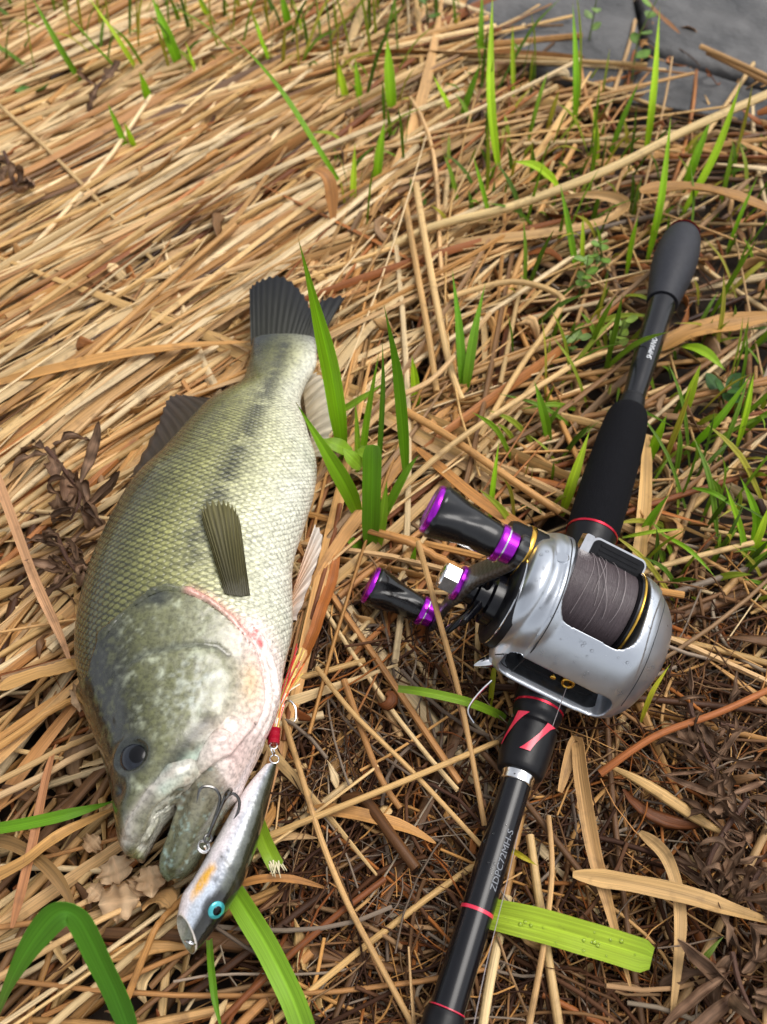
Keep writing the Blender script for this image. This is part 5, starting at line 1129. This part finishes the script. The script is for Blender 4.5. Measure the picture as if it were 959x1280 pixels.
for pts, w in (([(932,700),(928,680),(923,650)], 12), ([(938,695),(950,665),(962,630)], 12), ([(934,690),(922,650),(905,602)], 10), ([(938,690),(945,645),(925,595)], 12), ([(940,690),(960,680),(980,690)], 12)): blade(pts, w, parent=sp, name='blade')
CROWD = ['longest blade of the upper left crowd, leaning far left', 'long blade parallel to and right of the longest one', 'short stout blade at the lower end of the two long ones', 'tall broad blade at the middle of the upper left crowd', 'short blade just right of the tall broad crowd blade', 'slender blade leaning left nearest the upper left corner', 'small blade at the top edge left of the widest one', 'widest green blade at the top edge of the crowd', 'leftmost of three small blades in a row at the top edge', 'middle one of three small blades in a row at the top edge', 'rightmost of three small blades in a row at the top edge', 'left one of two short blades right of the long slender blade', 'right one of two short blades right of the long slender blade', 'left one of two short shoots in the mat below the crowd', 'right one of two short shoots in the mat below the crowd', 'blade tip at the very upper left corner']
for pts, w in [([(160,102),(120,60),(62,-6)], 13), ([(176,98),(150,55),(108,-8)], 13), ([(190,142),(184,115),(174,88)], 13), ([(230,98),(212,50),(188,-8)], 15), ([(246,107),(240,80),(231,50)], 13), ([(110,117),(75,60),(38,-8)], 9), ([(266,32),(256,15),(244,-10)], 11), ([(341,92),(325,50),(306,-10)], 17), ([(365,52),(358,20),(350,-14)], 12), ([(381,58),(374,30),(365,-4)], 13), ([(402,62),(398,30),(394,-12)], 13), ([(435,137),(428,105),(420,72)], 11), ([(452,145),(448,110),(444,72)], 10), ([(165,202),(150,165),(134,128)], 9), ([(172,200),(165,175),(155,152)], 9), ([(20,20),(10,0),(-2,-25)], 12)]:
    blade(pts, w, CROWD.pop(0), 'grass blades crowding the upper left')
# lying leaves
blade([(-30,1040,6),(40,1028,10),(100,1014,10),(148,1000,5)], 17, 'green blade reaching from the left edge to the fish snout', col=(92,150,36), fold=.2, base=.9, n=20)
blade([(-4,1268,0),(14,1226,18),(36,1186,34),(60,1154,44),(76,1140,48),(90,1141,48),(104,1156,44),(126,1200,31),(148,1248,18),(168,1305,4)], 42, 'broad green blade arching over at the lower left', col=(78,142,50), fold=.22, base=.26, n=44, cut=True, tipcol=(70,132,50), twist=.35)
blade([(322,1028,2),(330,1050,4),(338,1068,5),(347,1085,4)], 24, 'torn green leaf end with white fibres right of the lure', col=(120,164,52), fold=.25, cut=True, base=1., n=12)
fr = [o for o in S.objects if o.get('label', '').startswith('torn green')][0]; m = MB(); r = np.random.default_rng(9)
for i in range(9):
    a = P(340+i*2.1-4, 1083-abs(i-4)*.8, 4.5); e = a+np.array([r.uniform(-.5, 2), r.uniform(-4.5, -2), r.uniform(-1, 1)]); m.add(*tube(crom([a-(e-a)*.5, a, e], 6), [.4, .4, .35, .3, .2, .1], 5), lin(216,206,170))
m.build('torn_fibre', STRAW_M, fr)
blade([(282,1100,4),(305,1135,5),(335,1185,6),(365,1245,5),(385,1300,2)], 36, 'broad green leaf running from under the lure to the bottom edge', col=(112,164,52), fold=.3, base=.9, n=22, cut=True)
blade([(262,1175,-2),(265,1215,3),(270,1255,5),(280,1300,2)], 11, 'narrow green blade below the lure mouth', col=(86,140,36), base=.9)
lf = blade([(598,1139,4),(650,1150,7),(710,1166,8),(770,1184,7),(815,1198,4)], 47, 'broad wet light green leaf lying across from the rod blank to the right', col=(140,178,62), fold=.08, base=.9, n=26, cut=True, tipcol=(150,190,60))
blade([(498,861,8),(530,865,13),(580,876,12),(612,888,5),(632,898,-3)], 13, 'cut green blade with pale end left of the reel seat', col=(112,158,50), fold=.3, base=.8, cut=True)
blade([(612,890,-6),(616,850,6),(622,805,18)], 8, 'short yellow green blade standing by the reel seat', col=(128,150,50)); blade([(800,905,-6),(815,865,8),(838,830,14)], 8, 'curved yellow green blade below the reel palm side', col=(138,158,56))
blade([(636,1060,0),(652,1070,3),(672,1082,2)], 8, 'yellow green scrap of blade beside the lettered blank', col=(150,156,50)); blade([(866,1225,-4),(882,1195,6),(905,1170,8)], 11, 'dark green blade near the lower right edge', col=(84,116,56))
lv = bpy.data.meshes.get(lf.data.name); lV_ = np.array([v.co for v in lv.vertices])/MM+ORG[lf.name]; lbv = BVHTree.FromPolygons([tuple(v) for v in lV_], [tuple(p.vertices) for p in lv.polygons])
r = np.random.default_rng(21); drops(lf, lbv, [P(r.uniform(615, 800), 0, 8)[:2]*0+P(x_, 1150+(x_-620)*.24+r.normal(0, 11), 8)[:2] for x_ in r.uniform(615, 805, 30)], 5, .25, .8)
# low shoots nobody could count
low = Big(); r = np.random.default_rng(33)
for i in range(720):
    if r.random() < .48: px, py = r.uniform(640, 1000), r.uniform(190, 760)
    elif r.random() < .6: px, py = r.uniform(-40, 480), r.uniform(-40, 110)
    else: px, py = r.uniform(420, 760), r.uniform(0, 300)
    b = P(px, py, -12)
    if ceiling(b[None, :2])[0] < 8 or on_slab(b[:2]): continue
    L = r.uniform(14, 60)*(1 if r.random() < .6 else .6)*(1.5 if py < 160 else 1); a = r.uniform(0, 6.28); ln_2 = r.uniform(.05, .7 if py < 320 else .9); e = b+np.array([math.cos(a)*ln_2, math.sin(a)*ln_2, (1-ln_2*.7)])*L; mid_ = (b+e)/2+np.array([0, 0, L*.12])
    p = crom([b, mid_, e], 9); V, F, C, T = blade_geom(p, r.uniform(.5, 1.4), .3, col=[(104,146,44), (88,130,40), (126,154,58), (76,114,40), (144,156,68)][i % 5], seed=i); low.add(V, 9, 14, C, T)
low.build('low_grass', GRASS_M, 'short green shoots sprouting through the straw around the rod', 'grass')
# little weeds with round leaves
WEED_M = fibre_mat('weed_leaf', .42, across=2., along=.1, amt=.25, bump=.2, translucent=.3)
def leaf_shell(c, d, nrm_, L, Wd, curl, cross, c0, c1, seed, n=9, m=7, wave=.0, thick=.25, lobes=0):
    d = np.asarray(d, float)/np.linalg.norm(d); nrm_ = np.asarray(nrm_, float); nrm_ = nrm_-d*(nrm_@d); nrm_ /= np.linalg.norm(nrm_)+1e-9; b = np.cross(d, nrm_)
    t = np.linspace(0, 1, n); u = np.linspace(-1, 1, m); ang_ = curl*t; ca, sa = np.cumsum(np.cos(ang_))/n, np.cumsum(np.sin(ang_))/n
    w = Wd*np.sin(np.clip(t*.96+.03, 0, 1)*math.pi)**.75*(1+(lobes and .4*np.cos(t*lobes*6.28)+.25*np.sin(t*23+seed)))
    ph = cross*u[None, :]; bx = np.sin(ph)/max(abs(cross), .05) if abs(cross) > .05 else u[None, :]; nz_ = (1-np.cos(ph))/max(abs(cross), .05)
    X = c+(ca*L)[:, None, None]*d+(sa*L)[:, None, None]*nrm_+(w[:, None]*bx)[..., None]*b+(w[:, None]*nz_+wave*np.sin(t*17+seed)[:, None]*np.abs(u)[None, :])[..., None]*nrm_
    X = X+.5*thick*0; N2 = nrm_*thick
    V = np.concatenate([X.reshape(-1, 3), (X-N2).reshape(-1, 3)]); g = grid_faces(n, m); k = n*m
    F = [tuple(f) for f in g[:, ::-1]]+[tuple(f+k) for f in g]; rim = [i*m for i in range(n)]+[(n-1)*m+j for j in range(1, m)]+[i*m+m-1 for i in range(n-2, -1, -1)]+[j for j in range(m-2, 0, -1)]
    F += [(rim[i], rim[(i+1) % len(rim)], rim[(i+1) % len(rim)]+k, rim[i]+k) for i in range(len(rim))]
    f = vnoise(X.reshape(-1, 3)/2.5, seed)[:, None]; vein = np.tile(np.exp(-(u/.16)**2), n)[:, None]; C = lin(*c0)*(1-f)+lin(*c1)*f; C = C*(1+.3*vein)
    ST = np.stack([np.repeat(u[None, :], n, 0)*2, np.repeat(t[:, None]*L, m, 1), np.full((n, m), seed*1.7)], -1).reshape(-1, 3)
    return V, F, np.concatenate([C, C]), np.concatenate([ST, ST])
def weed(px, py, h, nl, lab, seed, col=(126,164,64), grp=None, size=3.2):
    r = np.random.default_rng(seed); b = P(px, py, -10); top = b+np.array([r.normal(0, h*.15), r.normal(0, h*.15), h]); root = empty('small_weed', b, lab, 'weed', grp)
    st_ = crom([b, (b+top)/2+r.normal(0, 1.5, 3), top], 8); V, F = tube(st_, np.linspace(.6, .3, 8), 5); C, T = straw_attr(r, 8, 5, h, lin(110,130,60)); mk('stem', V, F, WEED_M, root, C, T)
    for i in range(nl):
        p = st_[2+i % 6]; a = i*2.4+r.normal(0, .3); d = np.array([math.cos(a), math.sin(a), r.uniform(.1, .5)]); L = size*r.uniform(1.5, 2.4)
        V, F, C, T = leaf_shell(p, d, (0, 0, 1), L, size*.8, r.normal(.2, .3), r.normal(.3, .2), col, tuple(int(x*.8) for x in col), seed+i); mk('leaf', V, F, WEED_M, root, C, T)
weed(722, 372, 24, 9, 'light green round leaved weed left of the rod butt', 1); weed(765, 440, 22, 9, 'yellow green leafy weed touching the bare rod section', 2, (150,176,70)); weed(700, 440, 16, 8, 'pale green weed lowest of those left of the rod', 3, (130,158,80)); weed(745, 340, 20, 8, 'green weed above the others left of the rod', 4)
weed(536, 40, 40, 6, 'small weed in front of the paving edge', 5, (104,140,50), size=4); weed(790, 100, 44, 6, 'light green seedling standing on the paving joint', 6, (130,170,70), size=5); weed(735, 60, 46, 6, 'pale seedling at the paving edge left of the other seedling', 7, (140,170,90), size=4)
weed(60, 130, 10, 6, 'flat green weed at the upper left corner', 8, (96,140,60), size=7); weed(905, 505, 10, 6, 'dark green weed right of the foam grip', 9, (70,110,50), size=5)
# withered brown weeds
DEAD_M = fibre_mat('withered_leaf', .5, across=2.5, along=.12, amt=.5, bump=.8, translucent=.08, spec=.2)
def withered(pxs, lab, seed, ln=(14, 24), w=(2.4, 4.2), cols=((78,50,34), (156,124,98)), nper=3, zc=6):
    r = np.random.default_rng(seed); w0 = np.array([P(x, y, zc-3) for x, y in pxs]); root = empty('withered_weed', (*w0[0][:2], 0), lab, 'dead weed', 'withered brown weeds')
    p = crom(w0, 20) if len(w0) > 1 else np.linspace(w0[0]-[4, 4, 3], w0[0]+[4, 4, 2], 20); V, F = tube(p, np.linspace(1.1, .5, 20), 6); C, T = straw_attr(r, 20, 6, 80, lin(92,66,54)); mk('stem', V, F, DEAD_M, root, C, T)
    for i in range(int(nper*len(pxs)*1.4)):
        q = p[int(r.uniform(0, 19.9))]+r.normal(0, 1.2, 3); a = r.uniform(0, 6.28); d = np.array([math.cos(a), math.sin(a), r.uniform(-.1, .35)]); L = r.uniform(*ln)
        k = r.random(); c0 = tuple(np.array(cols[0])*(1-k*.5)); V, F, C, T = leaf_shell(q, d, (r.normal(0, .5), r.normal(0, .5), 1), L, r.uniform(*w)*.68, r.normal(0, 2.2), r.choice([-1, 1])*r.uniform(1.2, 2.6), c0, cols[1], seed+i, 14, 9, wave=.5, lobes=r.choice([0, 1.5, 2.5]))
        mk('leaf', V, F, DEAD_M, root, C, T)
withered([(58,560),(82,590),(100,620),(88,650)], 'curled purplish brown leaves left of the fish back', 41, (18, 30), (5, 8), nper=3, zc=9); withered([(70,668),(85,700),(100,720)], 'crumpled grey brown leaves below the purplish ones left of the fish', 42, (11, 19), (3, 5), nper=5, zc=8)
withered([(5,190),(15,215),(20,240)], 'purplish withered leaves at the left edge high in the straw', 43, (18, 28), (6, 8), nper=2, zc=8); withered([(118,112),(130,100)], 'small withered leaves near the upper left shoots', 44, (14, 22), (3, 5), nper=2, zc=12)
withered([(862,880),(875,925),(895,970),(900,1015)], 'tangle of curled dark leaves right of and below the reel', 45, (12, 22), (1.8, 3.2), nper=6, zc=6); withered([(935,1000),(905,1040),(885,1085),(900,1120)], 'silvery withered leaves near the right edge above the dead blade', 46, (14, 26), (2.2, 4), nper=5, zc=7)
withered([(950,1085),(935,1120),(945,1140)], 'rolled dark leaf bunch at the right edge', 47, (16, 26), (3, 5), nper=3, zc=8); withered([(915,1190),(925,1230),(945,1275)], 'large rolled grey brown leaves in the lower right corner', 48, (22, 34), (4, 6.5), nper=3, zc=8); withered([(900,905),(940,912)], 'brown withered leaves at the right edge below the reel', 49, (12, 20), (2, 3.4), nper=4, zc=6)
FLK = fibre_mat('papery_leaf', .5, across=2., along=.15, amt=.2, bump=.4, translucent=.25, spec=.3)
for k, (x, y, L, w, a, lab) in enumerate([(140,1068,12,4.2,-1.1,'pale papery leaf scrap below the fish snout'), (120,1132,15,4.2,.15,'broad pale papery scrap left of the lure mouth'), (186,1080,11,3.4,-1.3,'pale papery scrap between snout and lower jaw'), (106,1063,6,2.6,.8,'small pinkish curled scrap left of the snout scraps'), (112,1108,6,2.6,-.6,'tiny orange tan curled scrap between the papery scraps'), (168,1122,7,3.2,1.2,'crumpled pale scrap right of the broad papery one'), (88,880,8,4,.5,'pale torn leaf scrap beside the fish head')]):
    c = P(x, y, 3); V, F, C, T = leaf_shell(c, (math.cos(a), math.sin(a), .1), (.2, -.3, 1), L, w, .5-k*.15, .7, (176,140,102), (218,188,150), 60+k, 20, 9, wave=1.1, lobes=.01); tag(mk('leaf_scrap', V, F, FLK, None, C, T, at=c), lab, 'leaf scrap', 'papery leaf scraps')
# the line running from the reel mouth down to the rod tip
pl = [RW([-7, 25, 13]), P(672,960,12), P(655,1010,10), P(632,1110,12), P(606,1215,14), P(585,1320,15)]
tag(mk('fishing_line', *tube(crom(pl, 50), .13, 6), STRAND, None, at=(*pl[0][:2], 0)), 'thin clear fishing line running from the reel down beside the rod', 'fishing line')
r = np.random.default_rng(77)
for nm, pys, n in (('reel_seat', (868, 900), 30), ('blank', (1030, 1100), 26)):
    o = [c for c in rod.children if c.name.startswith(nm)][0]; V = np.array([v.co for v in o.data.vertices])/MM+origin_of(rod); bv = BVHTree.FromPolygons([tuple(v) for v in V], [tuple(p.vertices) for p in o.data.polygons])
    drops(rod, bv, [(RA+rdir*rod_t(r.uniform(*pys))+rb*r.normal(0, 3.5))[:2] for _ in range(n)], 8, .2, .7)
